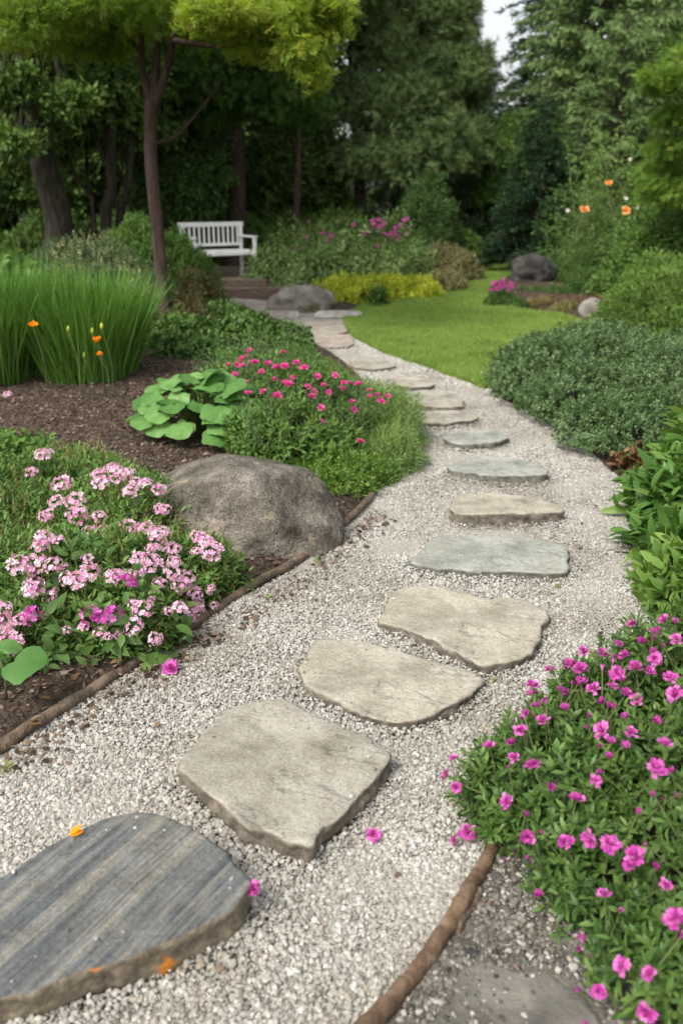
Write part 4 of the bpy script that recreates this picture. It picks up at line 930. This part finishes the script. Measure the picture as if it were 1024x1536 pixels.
# leafy plant at the right edge
t = shrub('leafy_plant', 'clump of long glossy green leaves at the right frame edge below the hedge', 'plant', [gl(1005, 4.0, (.27, .34, .24)), gl(1000, 3.5, (.2, .26, .16)), gl(1065, 3.6, (.36, .5, .34)), gl(1060, 4.3, (.35, .3, .34))], 430, lance(.17, .25), .16, 9, .135, leafmat('glossy_leaves', [(.04, .105, .02), (.085, .18, .035), (.18, .3, .07)], .35, .3, 3), .6, .4, (1.25, .5), -.2, .3, .15, 45)
shrub('leafy_plant', 'tall pale leaved shoots at the right frame edge beside the hedge', 'plant', [gl(1035, 4.5, (.18, .22, .42)), gl(1085, 4.5, (.3, .3, .5))], 80, lance(.16, .25), .2, 8, .19, 'fresh', .8, .35, (1.3, .6), -.1, .3, .15, 46)
shrub('leafy_plant', 'yellow green low leaves at the right edge behind the pink bush', 'plant', [gl(1015, 3.05, (.16, .22, .2)), gl(1060, 3.0, (.25, .3, .28))], 170, lance(.2, .15), .12, 8, .1, 'fresh', .9, .3, (1.0, .3), -.1, .3, .15, 47)
shrub('bronze_plant', 'small bronze red leaved plant tucked under the hedge', 'plant', [gl(955, 4.75, (.15, .12, .16))], 24, BROAD, .1, 6, .09, 'russet', .5, .4, seed=48)
# green shrub row behind the mulch
shrub('leafy_shrub', 'low glossy green shrub running between grass clump and aster bush', 'shrub', [gl(300, 7.9, (.45, .4, .42)), gl(370, 8.1, (.5, .45, .45)), gl(415, 8.3, (.42, .4, .38)), gl(265, 8.3, (.35, .4, .4))], 3600, BROAD, .12, 8, .06, 'mid', .6, .4, seed=51)
shrub('variegated_shrub', 'yellow flecked green plant at the foot of the slender tree', 'shrub', [gl(272, 8.9, (.33, .35, .36)), gl(222, 8.4, (.22, .3, .32))], 900, BROAD, .12, 8, .05, 'fresh', .6, .4, seed=52)
shrub('feathery_green_shrub', 'soft green plant beside the path behind the aster bush', 'shrub', [gl(478, 7.0, (.3, .35, .24)), gl(440, 7.5, (.3, .4, .28))], 1300, NARROW, .14, 14, .04, 'bright', .5, .5, (1.1, .3), seed=53)
shrub('russet_shrub', 'reddish brown leaved shrub right of the slender tree trunk', 'shrub', [gl(300, 10.4, (.42, .4, .62)), gl(285, 9.6, (.3, .3, .45))], 900, DIAMOND, .16, 9, .05, leafmat('red_green_leaves', [(.05, .08, .025), (.10, .10, .04), (.17, .10, .055)], .6, .25, 5), .7, .6, bump=.45, depth=.4, seed=54)
shrub('dark_leafy_shrub', 'dark green shrub in front of the timber step', 'shrub', [gl(335, 9.9, (.5, .4, .34)), gl(310, 10.4, (.4, .4, .40))], 1500, BROAD, .12, 8, .06, 'mid', .6, .4, seed=55)
shrub('speckled_shrub', 'pale cream speckled shrub between the tall grass and the slender tree', 'shrub', [gl(150, 10.4, (.66, .5, 1.08)), gl(205, 10.3, (.40, .4, .82)), gl(100, 10.8, (.55, .5, .95))], 3600, DIAMOND, .12, 10, .04, 'grey', .6, .45, seed=56)
mb = shrubmb([gl(150, 10.4, (.68, .52, 1.1)), gl(205, 10.3, (.42, .42, .85))], 900, DIAMOND, .05, 5, .026, .6, .3, .0, .1, .05); obj('pale_tips', mb, G['cream'], bpy.data.objects['speckled_shrub'])
bpy.data.objects['pale_tips'].matrix_parent_inverse.identity()
me = bpy.data.objects['pale_tips'].data
shrub('rounded_shrub', 'soft green shrub hiding the left end of the white bench', 'shrub', [gl(245, 12.2, (.75, .6, 1.0)), gl(298, 12.4, (.42, .45, .74)), gl(215, 12.8, (.7, .7, 1.2)), gl(268, 12.6, (.4, .5, .98))], 5200, DIAMOND, .14, 10, .05, 'bright', .6, .45, (1.1, .4), seed=57)
# pink flower bed behind the yellow shrub
PB = [gl(440, 14.6, (.9, .7, .72)), gl(520, 14.9, (.9, .7, .85)), gl(590, 15.3, (.8, .7, .78)), gl(475, 15.8, (1.0, .7, 1.1)), gl(560, 16.0, (1.0, .6, 1.05))]
t = shrub('perennial_bush', 'tall grey green perennial bush with magenta flowers right of the bench', 'bush', PB, 3300, LANCE, .3, 9, .085, leafmat('perennial_leaves', [(.07, .12, .035), (.15, .235, .075), (.29, .39, .15)], .55, .2, 3), .8, .6, (1.2, .4), bump=.3, seed=61)
p_, n_ = surf(PB, 700, .5, .2, .3, 12, .0); q_ = MB(); sprigs(q_, NARROW, p_+rng.random((len(p_), 1))*[0, 0, .22], n_*.3+[0, 0, 1]+rng.normal(size=p_.shape)*.3, .3, 12, .07, (.8, .3)); obj('flower_spikes', q_, G['bright'], t)
MAGS = meshset(lambda i: cluster(60+i, .065, 14, .03), G['magenta'], 3, 'flower_cluster')
for (x, y) in [(567, 330), (572, 338), (600, 338), (593, 342), (608, 330), (548, 348), (546, 352), (443, 374), (485, 350), (460, 356), (569, 341), (560, 334), (590, 350), (530, 337), (497, 353)]:
    put(MAGS, t, 'flower_cluster', atY(x, y, 15.0), (rng.normal()*.3, -.5, .8), random.uniform(.5, 1.0))
for k in range(22): put(MAGS, t, 'flower_cluster', atY(rng.uniform(430, 620), rng.uniform(333, 372), 14.9), (rng.normal()*.3, -.5, .8), random.uniform(.25, .55))
YL = [gl(505, 12.7, (.40, .4, .38)), gl(550, 12.9, (.55, .4, .42)), gl(600, 13.2, (.5, .4, .36)), gl(630, 13.4, (.35, .35, .3))]
shrub('yellow_shrub', 'low bright yellow shrub along the far edge of the lawn', 'shrub', YL, 2600, DIAMOND, .16, 10, .05, 'yellow', .9, .6, (1, .4), bump=.35, seed=62)
shrub('small_green_plant', 'small dark green plant growing in front of the yellow shrub', 'plant', [gl(568, 12.35, (.14, .14, .3))], 70, LANCE, .2, 8, .08, 'mid', .9, .7, seed=63)
shrub('tan_shrub', 'tan and pink tinted low shrub at the lawn corner', 'shrub', [gl(665, 14.4, (.4, .4, .36)), gl(690, 16.0, (.42, .45, .55)), gl(662, 16.2, (.5, .45, .65))], 1800, DIAMOND, .14, 9, .06, leafmat('tan_green_leaves', [(.13, .12, .05), (.22, .21, .09), (.36, .32, .17)], .6, .2, 2), .7, .4, seed=64)
shrub('bright_mound', 'bright green mound beyond the tan shrub', 'shrub', [gl(690, 19.0, (.55, .6, .75)), gl(680, 20.0, (.8, .6, .8))], 1700, DIAMOND, .14, 9, .08, 'fresh', .6, .4, seed=65)
shrub('dark_round_shrub', 'dense dark green upright shrub behind the magenta flowers', 'shrub', [gl(638, 18.0, (.68, .7, 1.9)), gl(620, 18.4, (.6, .6, 1.4)), gl(660, 18.4, (.5, .6, 1.3))], 3600, FROND, .22, 9, .13, 'conifer', .7, .35, seed=66)
shrub('olive_round_shrub', 'grey green rounded shrub left of the small spruce', 'shrub', [gl(715, 20.5, (1.3, .9, 2.1)), gl(760, 21, (1.2, .9, 2.3)), gl(690, 21.5, (1, .9, 1.9))], 4200, DIAMOND, .2, 9, .1, 'grey', .5, .45, seed=67)
# right rock garden
t = shrub('purple_flower_plant', 'small plant with purple flowers at the right lawn edge', 'flowering plant', [gl(752, 12.2, (.26, .25, .26)), gl(775, 12.0, (.22, .2, .18))], 600, LANCE, .1, 8, .045, 'mid', .6, .4, seed=71)
for k in range(22): put(MAGS, t, 'flower_cluster', atY(rng.uniform(735, 768), rng.uniform(418, 436), 12.1), (rng.normal()*.2, -.4, 1), .42)
shrub('juniper_shrub', 'spreading bright green juniper with arching sprays at the right edge', 'shrub', [gl(1010, 9.4, (.85, .7, .78)), gl(985, 10.2, (.7, .6, .85)), gl(1070, 9.2, (1.0, .9, 1.0))], 8500, FROND, .2, 9, .08, 'juniper', .35, .4, (1.0, .35), seed=72)
shrub('ground_hugging_shrub', 'low green shrub right of the dark angular boulder', 'shrub', [gl(880, 13.0, (.42, .5, .48)), gl(925, 12.6, (.55, .5, .55)), gl(872, 14.4, (.38, .5, .7))], 1900, NARROW, .2, 12, .06, 'mid', .5, .5, seed=73)
shrub('heather_plant', 'brownish sparse plant on the mulch behind the pale rock', 'plant', [gl(830, 11.8, (.5, .3, .22)), gl(880, 11.4, (.4, .3, .28))], 420, NARROW, .16, 10, .05, 'russet', .6, .6, seed=74)
RB = [gl(880, 14.8, (.9, .7, 1.5)), gl(930, 14.6, (.8, .7, 1.7)), gl(960, 14.0, (.7, .6, 1.4)), gl(905, 14.2, (.7, .6, 1.0)), gl(870, 16, (.9, .7, 1.9))]
t = shrub('rose_bush', 'tall loose rose bush with orange blooms at the right', 'rose bush', RB, 1500, DIAMOND, .4, 12, .055, leafmat('rose_leaves', [(.06, .13, .03), (.11, .2, .05), (.18, .29, .09)], .5, .3, 2), .7, .7, (1.2, .5), depth=.6, bump=.4, seed=75)
wisp = MB(); wl = MB()
for k in range(26):
    b = np.array([*gl(rng.uniform(850, 965), 14.5, (0, 0, 0))[:2], .8]); tip = atY(rng.uniform(845, 965), rng.uniform(178, 300), 14.3+rng.random()); mid = (b+tip)/2+rng.normal(size=3)*.15; P = smooth_poly([b, mid, tip], False, 8); tube(wisp, P, np.linspace(.012, .003, len(P)), 4, False)
    q = P[6:]; q = np.repeat(q, 3, 0)+rng.normal(size=(len(q)*3, 3))*.04; scatter(wl, DIAMOND, q, rng.normal(size=q.shape)+[0, 0, .2], rng.normal(size=q.shape)+[0, 0, 1], .07)
obj('cane', wisp, G['stem'], t); obj('upper_foliage', wl, G['fresh'], t)
ROS = meshset(lambda i: bloom(300+i, [(6, .2, 1), (6, .6, .85), (5, 1.0, .6)], .062, 1.1), G['peach'], 2, 'flower'); WRO = meshset(lambda i: bloom(320+i, [(6, .3, 1), (5, .8, .7)], .035, 1.1), G['white'], 2, 'flower')
for (x, y, s) in [(875, 315, 1.1), (938, 316, 1.15), (912, 275, .85)]: put(ROS, t, 'flower', atY(x, y, 13.7), (0, -.8, .6), s)
for (x, y) in [(943, 240), (937, 298), (850, 317), (955, 314)]: put(WRO, t, 'flower', atY(x, y, 13.8), (0, -.8, .6), 1)
shrub('pale_flower_mound', 'small plant with faint pink flowers behind the dark boulder', 'plant', [gl(828, 16.2, (.4, .3, .55))], 400, LANCE, .12, 8, .06, 'grey', .6, .4, seed=76)
shrub('filler_shrub', 'pale green loose shrub beneath the right maple branches', 'shrub', [gl(1000, 12.5, (1.1, .7, 1.5)), gl(1050, 12, (1.2, .7, 1.6))], 2400, DIAMOND, .25, 9, .08, 'bright', .5, .5, seed=77)
shrub('leafy_sapling', 'big leaved pale green sapling at the left edge behind the grass', 'sapling', [gl(30, 9.6, (.5, .4, 1.0)), gl(10, 9.4, (.4, .4, .7))], 230, BROAD, .2, 6, .14, 'bright', .5, .5, seed=78)
shrub('undergrowth_shrub', 'dark green undergrowth behind the left grass clump', 'shrub', [gl(60, 11.2, (1.0, .6, .75)), gl(-60, 10.6, (1.2, .7, 1.0))], 1700, DIAMOND, .2, 9, .08, 'forest', .5, .5, seed=79)

shrub('heather_plant', 'low tan and green tuft on the mulch left of the mossy rock', 'plant', [gl(815, 11.9, (.34, .25, .2)), gl(850, 11.4, (.28, .22, .22))], 420, NARROW, .14, 10, .05, 'tan', .6, .6, seed=81)
shrub('creeping_plant', 'low green mat on the mulch below the dark angular boulder', 'plant', [gl(800, 13.2, (.4, .3, .22)), gl(836, 12.9, (.35, .3, .26))], 500, DIAMOND, .12, 9, .045, 'mid', .6, .5, seed=82)
# ---------------------------------------------------------------- trees
def limb(a, b, bend=.15, k=6):
    a = np.array(a, float); b = np.array(b, float); m_ = (a+b)/2+rng.normal(size=3)*bend*np.linalg.norm(b-a)*.5; return smooth_poly([a, m_, b], False, k)
def broadtree(label, base, trunk, tr, lumps, n, T, L, nl, ls, m, bark='bark', upb=.1, rand=.5, cat='tree', name='broadleaf_tree', branches=None, seed=1, group=None, depth=.35, up=-.9, extra=None, tilt=(1.25, .45), nlimb=True):
    t = thing(name, label, cat, base, group)
    P = smooth_poly(np.array(trunk, float), False, 8); mb = MB(); rr = np.linspace(tr[0], tr[1], len(P)); rr[:3] *= [1.35, 1.15, 1.05]; tube(mb, P, rr, 14, True, None, .08, seed); obj('trunk', mb, G[bark], t)
    bm_ = MB()
    for l in (lumps if nlimb else []):
        s = P[rng.integers(int(len(P)*.55), len(P))]; q = limb(s, np.array(l[:3])+rng.normal(size=3)*.2*l[3]); tube(bm_, q, np.linspace(tr[1]*.7, tr[1]*.15, len(q)), 6, False)
        for k in range(3): q2 = limb(q[len(q)//2], np.array(l[:3])+nrm(rng.normal(size=3))*np.array(l[3:6])*.8); tube(bm_, q2, np.linspace(tr[1]*.25, tr[1]*.07, len(q2)), 4, False)
    if branches:
        for bp, r0, r1 in branches: q = smooth_poly(np.array(bp, float), False, 7); tube(bm_, q, np.linspace(r0, r1, len(q)), 9, False)
    obj('branches', bm_, G[bark], t)
    mb = shrubmb(lumps, n, T, L, nl, ls, upb, .05, up, .2, depth, tilt, rand, seed); obj('crown', mb, G[m] if isinstance(m, str) else m, t)
    if extra: extra(t)
    return t
# the slender maple on the left
b = at(250, 492, .05); Yt = b[1]
tr = [b, atY(243, 420, Yt), atY(236, 340, Yt), atY(227, 250, Yt), atY(226, 170, Yt), atY(229, 150, Yt)]
brs = [([atY(227, 160, Yt), atY(214, 105, Yt), atY(212, 60, Yt), atY(200, -10, Yt-.2)], .05, .02), ([atY(229, 165, Yt), atY(233, 110, Yt), atY(238, 60, Yt), atY(240, -20, Yt)], .055, .025), ([atY(230, 160, Yt), atY(250, 105, Yt), atY(262, 50, Yt-.1), atY(290, -30, Yt-.3)], .055, .025),
       ([atY(226, 215, Yt), atY(262, 205, Yt+.2), atY(295, 170, Yt+.4), atY(335, 120, Yt+.6)], .022, .01), ([atY(260, 60, Yt-.1), atY(330, 70, Yt-.4), atY(420, 60, Yt-.7)], .03, .01), ([atY(213, 80, Yt), atY(170, 40, Yt-.2), atY(90, 20, Yt-.5)], .03, .01)]
def lm(px, py, Y, r): return (*atY(px, py, Y), *r)
ML = [lm(60, -30, Yt, (1.0, .9, .5)), lm(170, 0, Yt-.6, (.9, .8, .38)), lm(280, -20, Yt-.4, (.9, .9, .3)), lm(370, 20, Yt-.5, (.8, .7, .25)), lm(420, 60, Yt-.3, (.5, .5, .2)), lm(30, 50, Yt-.4, (.5, .5, .18)), lm(330, 45, Yt+.3, (.6, .6, .22)), lm(140, 60, Yt+.6, (.6, .6, .25)), lm(330, -110, Yt+.8, (1.0, .9, .4)), lm(120, -120, Yt+.6, (1.1, 1.0, .4))]
MY = [lm(415, 38, Yt-.9, (.42, .5, .13)), lm(448, 78, Yt-1.0, (.30, .4, .13)), lm(482, 8, Yt-.9, (.3, .5, .12)), lm(330, 22, Yt-1.2, (.4, .4, .1)), lm(430, -20, Yt-.6, (.5, .5, .14)), lm(470, 108, Yt-1.0, (.15, .3, .12)), lm(385, 70, Yt-.7, (.25, .3, .1)), lm(500, 40, Yt-.8, (.16, .3, .1))]
def mx(t):
    mb = shrubmb(MY, 1050, COMP, .22, 7, .15, -.15, 1, -.8, .25, .4, (1.2, .5), .5, 92); obj('yellow_foliage', mb, G['yellowtip'], t)
    mb = shrubmb([lm(25, 35, Yt-1.3, (.35, .3, .22)), lm(60, 10, Yt-1.2, (.3, .3, .2))], 90, COMP, .25, 8, .16, -.5, 1, -.9, .2, .4, (1.2, .4), .5, 93); obj('hanging_foliage', mb, G['maple'], t)
broadtree('slender brown trunked tree with yellow green leaves on the left', b, tr, (.072, .062), ML, 2400, COMP, .26, 8, .14, 'maple', 'barkred', -.1, .5, 'tree', 'maple_tree', brs, 91, None, .6, -.9, mx, nlimb=False)
# big leaning trunk at the far left
b = np.array([*gl(95, 13.6, (0, 0, 0))[:2], .1]); Yt = 13.6
broadtree('thick leaning grey barked tree at the far left', b, [b, atY(88, 330, Yt), atY(68, 250, Yt), atY(45, 170, Yt), atY(28, 60, Yt), atY(20, -80, Yt), atY(10, -200, Yt)], (.215, .17), [lm(60, 120, 14.6, (1.5, 1, 1.0)), lm(-40, 0, 14, (1.6, 1.2, 1.2)), lm(150, 10, 15, (1.5, 1.2, 1.0)), lm(100, -180, 13.6, (2.4, 2, 1.2)), lm(0, 200, 15, (1.2, .9, .8)), lm(130, 160, 15.2, (1.0, .8, .7)), lm(15, 215, 12.8, (.5, .4, .35)), lm(100, 150, 13.0, (.5, .4, .28)), lm(20, 120, 12.8, (.45, .4, .3))], 6500, DIAMOND, .3, 10, .12, 'forest', 'barkgrey', -.1, .5, seed=95)
# group of thin stems left
for i, (x0, x1, yb, y1, r, lb) in enumerate([(158, 166, 355, 235, .10, 'twisted grey brown trunk left of the slender tree'), (178, 195, 352, 240, .085, 'thin trunk just behind the slender tree'), (150, 100, 350, 225, .035, 'pale thin stem slanting left between the tree trunks'), (142, 130, 350, 250, .03, 'pale thin upright stem among the left trunks')]):
    Y_ = 14.5+i*.3; b = np.array([*gl(x0, Y_, (0, 0, 0))[:2], .1])
    broadtree(lb, b, [b, atY(x0+(x1-x0)*.2, yb-40, Y_), atY((x0+x1)/2+4, (yb+y1)/2, Y_), atY(x1, y1, Y_), atY(x1+5, y1-120, Y_)], (r, r*.7), [lm(x1, 110, Y_+.3, (.9, .7, .6)), lm(x1+30, 190, Y_+.6, (.6, .5, .4))], 700, DIAMOND, .3, 10, .11, 'forest', 'barkgrey', -.1, .5, 'tree', 'young_tree', seed=100+i, group='thin trees behind the slender tree')
# trunk behind the bench
b = np.array([*gl(356, 18.0, (0, 0, 0))[:2], .1]); Yt = 18
broadtree('straight reddish brown trunk rising behind the bench', b, [b, atY(354, 290, Yt), atY(350, 190, Yt), atY(348, 60, Yt), atY(345, -120, Yt), atY(345, -260, Yt)], (.19, .15), [lm(300, -40, 18, (2.2, 1.8, 1.4)), lm(420, -20, 18.5, (1.8, 1.6, 1.4)), lm(420, 110, 19.8, (1.0, 1, .8)), lm(345, -200, 18, (2.6, 2.2, 1.6))], 5200, DIAMOND, .35, 10, .14, 'forest', 'barkred', -.1, .5, seed=111)
# broadleaf masses left of it, reaching low
def bigbush(label, ls_, n, m='forest', T=DIAMOND, size=.13, nm='understory_tree', Yt=17, px=300, seed=1, upb=.1):
    b = np.array([*gl(px, Yt, (0, 0, 0))[:2], .08]); top = atY(px, 60, Yt)
    return broadtree(label, b, [b, b*.5+top*.5+[.1, 0, 0], top], (.08, .05), ls_, n, T, .32, 10, size, m, 'bark', upb, .5, 'tree', nm, seed=seed, depth=.35)
bigbush('rounded mid green tree left of the bench trunk', [lm(272, 265, 16.8, (.85, .9, .85)), lm(265, 200, 17, (.9, .9, .8)), lm(225, 180, 17.2, (1.0, .9, .9)), lm(255, 305, 17, (.75, .8, .45)), lm(275, 140, 17.4, (.85, .9, .7))], 5600, leafmat('mid_forest_leaves', [(.055, .11, .03), (.09, .17, .045), (.14, .24, .07)], .5, .25, .6), DIAMOND, .12, 'broadleaf_tree', 17.2, 285, 121)
bigbush('shadowy tree behind the thin trunks at left', [lm(190, 120, 19, (1.8, 1, 1.4)), lm(100, 60, 19, (1.8, 1, 1.5)), lm(60, 260, 18.5, (1.8, 1, 1.0)), lm(190, 280, 19, (1.4, 1, .8))], 5200, 'dark', px=140, Yt=18.8, seed=122)
bigbush('light green hanging tree above the bench', [lm(405, 130, 15.6, (.85, .7, .55)), lm(370, 85, 15.4, (1, .8, .6)), lm(320, 90, 15.4, (.9, .8, .7)), lm(440, 165, 16, (.6, .6, .3)), lm(330, 165, 15.8, (.5, .5, .3))], 3000, leafmat('light_forest_leaves', [(.045, .1, .02), (.08, .17, .035), (.14, .26, .06)], .5, .35, .6), COMP, .16, 'hanging_tree', 18.6, 440, 123, -.6)
bigbush('dark tree filling the gap right of the bench trunk', [lm(440, 260, 20, (1.3, 1, 1.2)), lm(420, 330, 20.5, (1.6, .8, .6)), lm(440, 160, 20.5, (.8, 1, 1.3)), lm(400, 300, 21, (1.4, .8, .8))], 4200, 'dark', px=438, Yt=20.5, seed=124)

def conifer(label, px, Y, h, rad, m, n=140, z0=.6, droop=.35, up=.15, sl=.34, dens=46, tr=.16, name='conifer_tree', T=FROND, hang=.3, seed=1, pw=.85, group=None, bark='bark', xz=None):
    x, y = gl(px, Y, (0, 0, 0))[:2] if xz is None else xz; b = np.array([x, y, .08]); t = thing(name, label, 'conifer', b, group)
    tk = MB(); tube(tk, [b, b+[.02, 0, h*.3], b+[0, .02, h*.7], b+[0, 0, h*.98]], [tr, tr*.8, tr*.4, .02], 10, True, None, .08); obj('trunk', tk, G[bark], t)
    br = MB(); fo = MB(); PP = []; DD = []; SS = []
    for i in range(n):
        f = (i+rng.random())/n; z = z0+(h-z0)*f; L = rad*(1-f)**pw*(.72+.45*rng.random())+.12; a = i*2.4+rng.normal()*.35
        o_ = np.array([cos(a), sin(a), 0]); tt = np.linspace(0, 1, 7)[:, None]
        P = b+[0, 0, z]+o_*L*tt+np.array([0, 0, 1.])*(up*L*tt-droop*L*tt**2*(1-.5*f)); tube(br, P, np.linspace(.03, .006, 7)*(1-.7*f), 4, False)
        k = max(8, int(dens*1.6*L/rad+6)); u = rng.uniform(.12, 1, k)**.8; Q = np.stack([np.interp(u, tt[:, 0], P[:, c]) for c in range(3)], 1)
        side = np.array([-o_[1], o_[0], 0]); sg = np.where(rng.random(k) < .5, -1, 1)[:, None]
        D = o_*.75+side*sg*(.85*(1-u[:, None]*.5))+rng.normal(size=(k, 3))*.28+[0, 0, -hang]+[0, 0, 1]*(rng.random((k, 1))-.5)*.7
        PP.append(Q); DD.append(D); SS.append(sl*.85*(1-.35*u)*(.6+.7*rng.random(k))*(.6+.4*(1-f)))
    PP = np.vstack(PP); DD = np.vstack(DD); SS = np.concatenate(SS); nn = len(PP)
    scatter(fo, T, PP, DD, rng.normal(size=(nn, 3))*.5+[0, 0, 1], SS); scatter(fo, T, PP+rng.normal(size=(nn, 3))*.05, DD+rng.normal(size=(nn, 3))*.5, rng.normal(size=(nn, 3)), SS*.7)
    obj('branches', br, G[bark], t); obj('crown', fo, G[m] if isinstance(m, str) else m, t); return t
# centre pine: broad soft crown
b = np.array([*gl(541, 19.5, (0, 0, 0))[:2], .08]); Yt = 19.5
broadtree('broad dark pine with a soft rounded crown in the middle of the background', b, [b, atY(540, 300, Yt), atY(536, 220, Yt), atY(530, 120, Yt), atY(528, 0, Yt), atY(530, -120, Yt)], (.13, .08), [lm(575, 240, 19, (1.0, .9, .6)), lm(640, 215, 19.2, (1.3, 1, .75)), lm(700, 215, 19.8, (.8, .7, .7)), lm(590, 150, 19.3, (1.3, 1, .8)), lm(660, 110, 19.5, (1.2, .9, .8)), lm(585, 60, 19.4, (.85, .9, .9)), lm(640, 20, 19.6, (1.1, 1, .9)), lm(610, -60, 19.5, (1.2, 1, 1)), lm(685, 150, 19.9, (.5, .6, .5))], 5200, TUFT, .28, 5, .2, leafmat('pine_needles', [(.09, .14, .05), (.15, .22, .08), (.23, .32, .12)], .6, .25, .5), 'bark', .3, .6, 'conifer', 'pine_tree', seed=131, up=-.7, depth=.55)
conifer('tall dark fir right of the sky gap', 812, 27, 12.5, 2.3, 'firdark', 230, 1.0, .45, .2, .5, 60, .25, 'fir_tree', hang=.2, seed=132)
conifer('soft pale green drooping conifer on the right', 868, 21.0, 8.2, 2.2, 'softfir', 230, 1.5, .5, .45, .5, 70, .14, 'drooping_conifer', hang=.75, seed=133, pw=.6)
conifer('small dense dark spruce at the end of the lawn', 800, 17.5, 3.1, 1.0, 'spruce', 150, .15, .3, .15, .26, 60, .07, 'spruce_tree', hang=.05, seed=134, pw=.7)
shrub('climbing_foliage', 'yellow green shoots rising behind the small dark spruce', 'shrub', [lm(820, 225, 18.6, (.35, .4, .55)), lm(812, 300, 18.6, (.5, .4, .9)), lm(770, 235, 19.5, (.8, .5, .9)), lm(735, 240, 19.8, (.5, .5, .5)), lm(760, 290, 19.6, (.7, .5, .8))], 2600, DIAMOND, .2, 8, .07, 'bright', .6, .5, seed=135)
conifer('dark fir at the upper right corner', 1000, 25, 10.5, 2.8, 'firdark', 210, 1.0, .4, .2, .5, 60, .25, 'fir_tree', seed=136)
conifer('tall dark fir left of the sky gap', 612, 29, 9.2, 1.9, 'conifer', 170, 1.2, .4, .2, .5, 55, .22, 'fir_tree', seed=137)
conifer('slim fir partly hidden by the dark pine', 440, 27, 7.4, 1.1, 'conifer', 150, 1.0, .35, .2, .45, 45, .18, 'fir_tree', seed=138)
conifer('broad fir right of the drooping conifer', 935, 26, 11, 2.6, 'firdark', 200, .8, .4, .2, .5, 55, .22, 'fir_tree', seed=139)
# right maple
b = np.array([4.9, 10.8, .1])
broadtree('light green maple leaning into the frame at the right edge', b, [b, b+[-.1, 0, 1], b+[-.3, 0, 2], b+[-.2, 0, 3.2]], (.1, .06), [lm(1012, 122, 10.6, (.42, .4, .12)), lm(985, 114, 10.5, (.22, .25, .08)), lm(1040, 175, 10.8, (.42, .5, .12)), lm(1020, 225, 11, (.4, .4, .16)), lm(1035, 285, 11.2, (.6, .5, .22)), lm(1075, 90, 11, (.6, .6, .3)), lm(990, 262, 11.6, (.35, .3, .12))], 1500, COMP, .2, 8, .13, leafmat('light_maple_leaves', [(.1, .2, .03), (.17, .3, .05), (.33, .42, .07)], .5, .4, .9), 'barkred', -.1, .5, 'tree', 'maple_tree', seed=141, depth=.4)
conifer('mid green arching conifer behind the rose bush', 905, 18.5, 4.6, 1.7, 'softfir', 140, .4, .5, .5, .4, 50, .1, 'drooping_conifer', hang=.5, seed=142, pw=.6)
# the row that closes the view behind and to the sides
k = 0
back = [(-150, 22, 10, 'forest'), (20, 24, 11, 'dark'), (140, 23, 11, 'forest'), (250, 25, 11, 'dark'), (350, 23, 10.5, 'forest'), (395, 26, 9, 'dark'), (1090, 22, 11, 'forest'), (1180, 18, 9, 'forest'), (-260, 17, 9, 'dark')]
lbs = ['dense tree beyond the left frame edge', 'dark tree behind the leaning grey trunk', 'dense tree behind the thin left trunks', 'dark tree in the shade left of the bench trunk', 'dense tree behind the bench', 'dark tree between the bench trunk and the pine', 'dense tree at the right edge of the background', 'tree beyond the right frame edge', 'dark tree outside the left of the frame']
for (px, Y_, h, m), lb in zip(back, lbs):
    x, y = gl(px, Y_, (0, 0, 0))[:2]; b = np.array([x, y, .08]); r_ = np.random.default_rng(500+k)
    L_ = [(x+r_.normal()*1.1, y+r_.normal()*.6, z, 1.7, 1.2, 1.1) for z in np.linspace(1.0, h-1, 9)]
    broadtree(lb, b, [b, b+[.2, 0, h*.4], b+[0, 0, h*.85]], (.22, .08), L_, 4300, DIAMOND, .45, 10, .19, m, 'bark', 0, .5, seed=150+k, group='trees closing the background'); k += 1
def cornerfir(label, px, Y, h, r, seed): conifer(label, px, Y, h, r, 'firdark', 130, .3, .35, .15, .6, 50, .2, 'fir_tree', seed=seed, group='trees closing the background')
cornerfir('low dark fir filling behind the pine', 625, 31, 5.6, 2.8, 160); cornerfir('low dark fir below the sky gap', 715, 30, 4.9, 3.0, 161); cornerfir('dark fir behind the drooping conifer', 860, 31, 10, 3.4, 162); cornerfir('dark fir behind the right corner fir', 1060, 31, 12, 3.6, 163)
# undergrowth along the foot of the trees
us = [(60, 16.5), (170, 17.5), (300, 19.5), (400, 19.0), (480, 18.5), (560, 20.5), (680, 23), (780, 23), (880, 19.5), (960, 17), (1060, 16)]
ul = ['at the foot of the leaning grey trunk', 'under the thin left trunks', 'behind the bench at left', 'right behind the bench armrest', 'behind the grey green perennial bush', 'under the broad dark pine', 'at the far end of the lawn', 'behind the small spruce', 'behind the rose bush', 'beyond the juniper', 'at the right edge beyond the maple']
for i, ((px, Y_), l) in enumerate(zip(us, ul)):
    shrub('undergrowth_shrub', 'shaded green undergrowth '+l, 'shrub', [gl(px-35, Y_, (1.2, .7, .9)), gl(px+30, Y_+.4, (1.2, .7, 1.2))], 1500, DIAMOND, .25, 9, .11, ['dark', 'forest'][i % 2], .5, .5, seed=170+i, group='undergrowth below the trees')
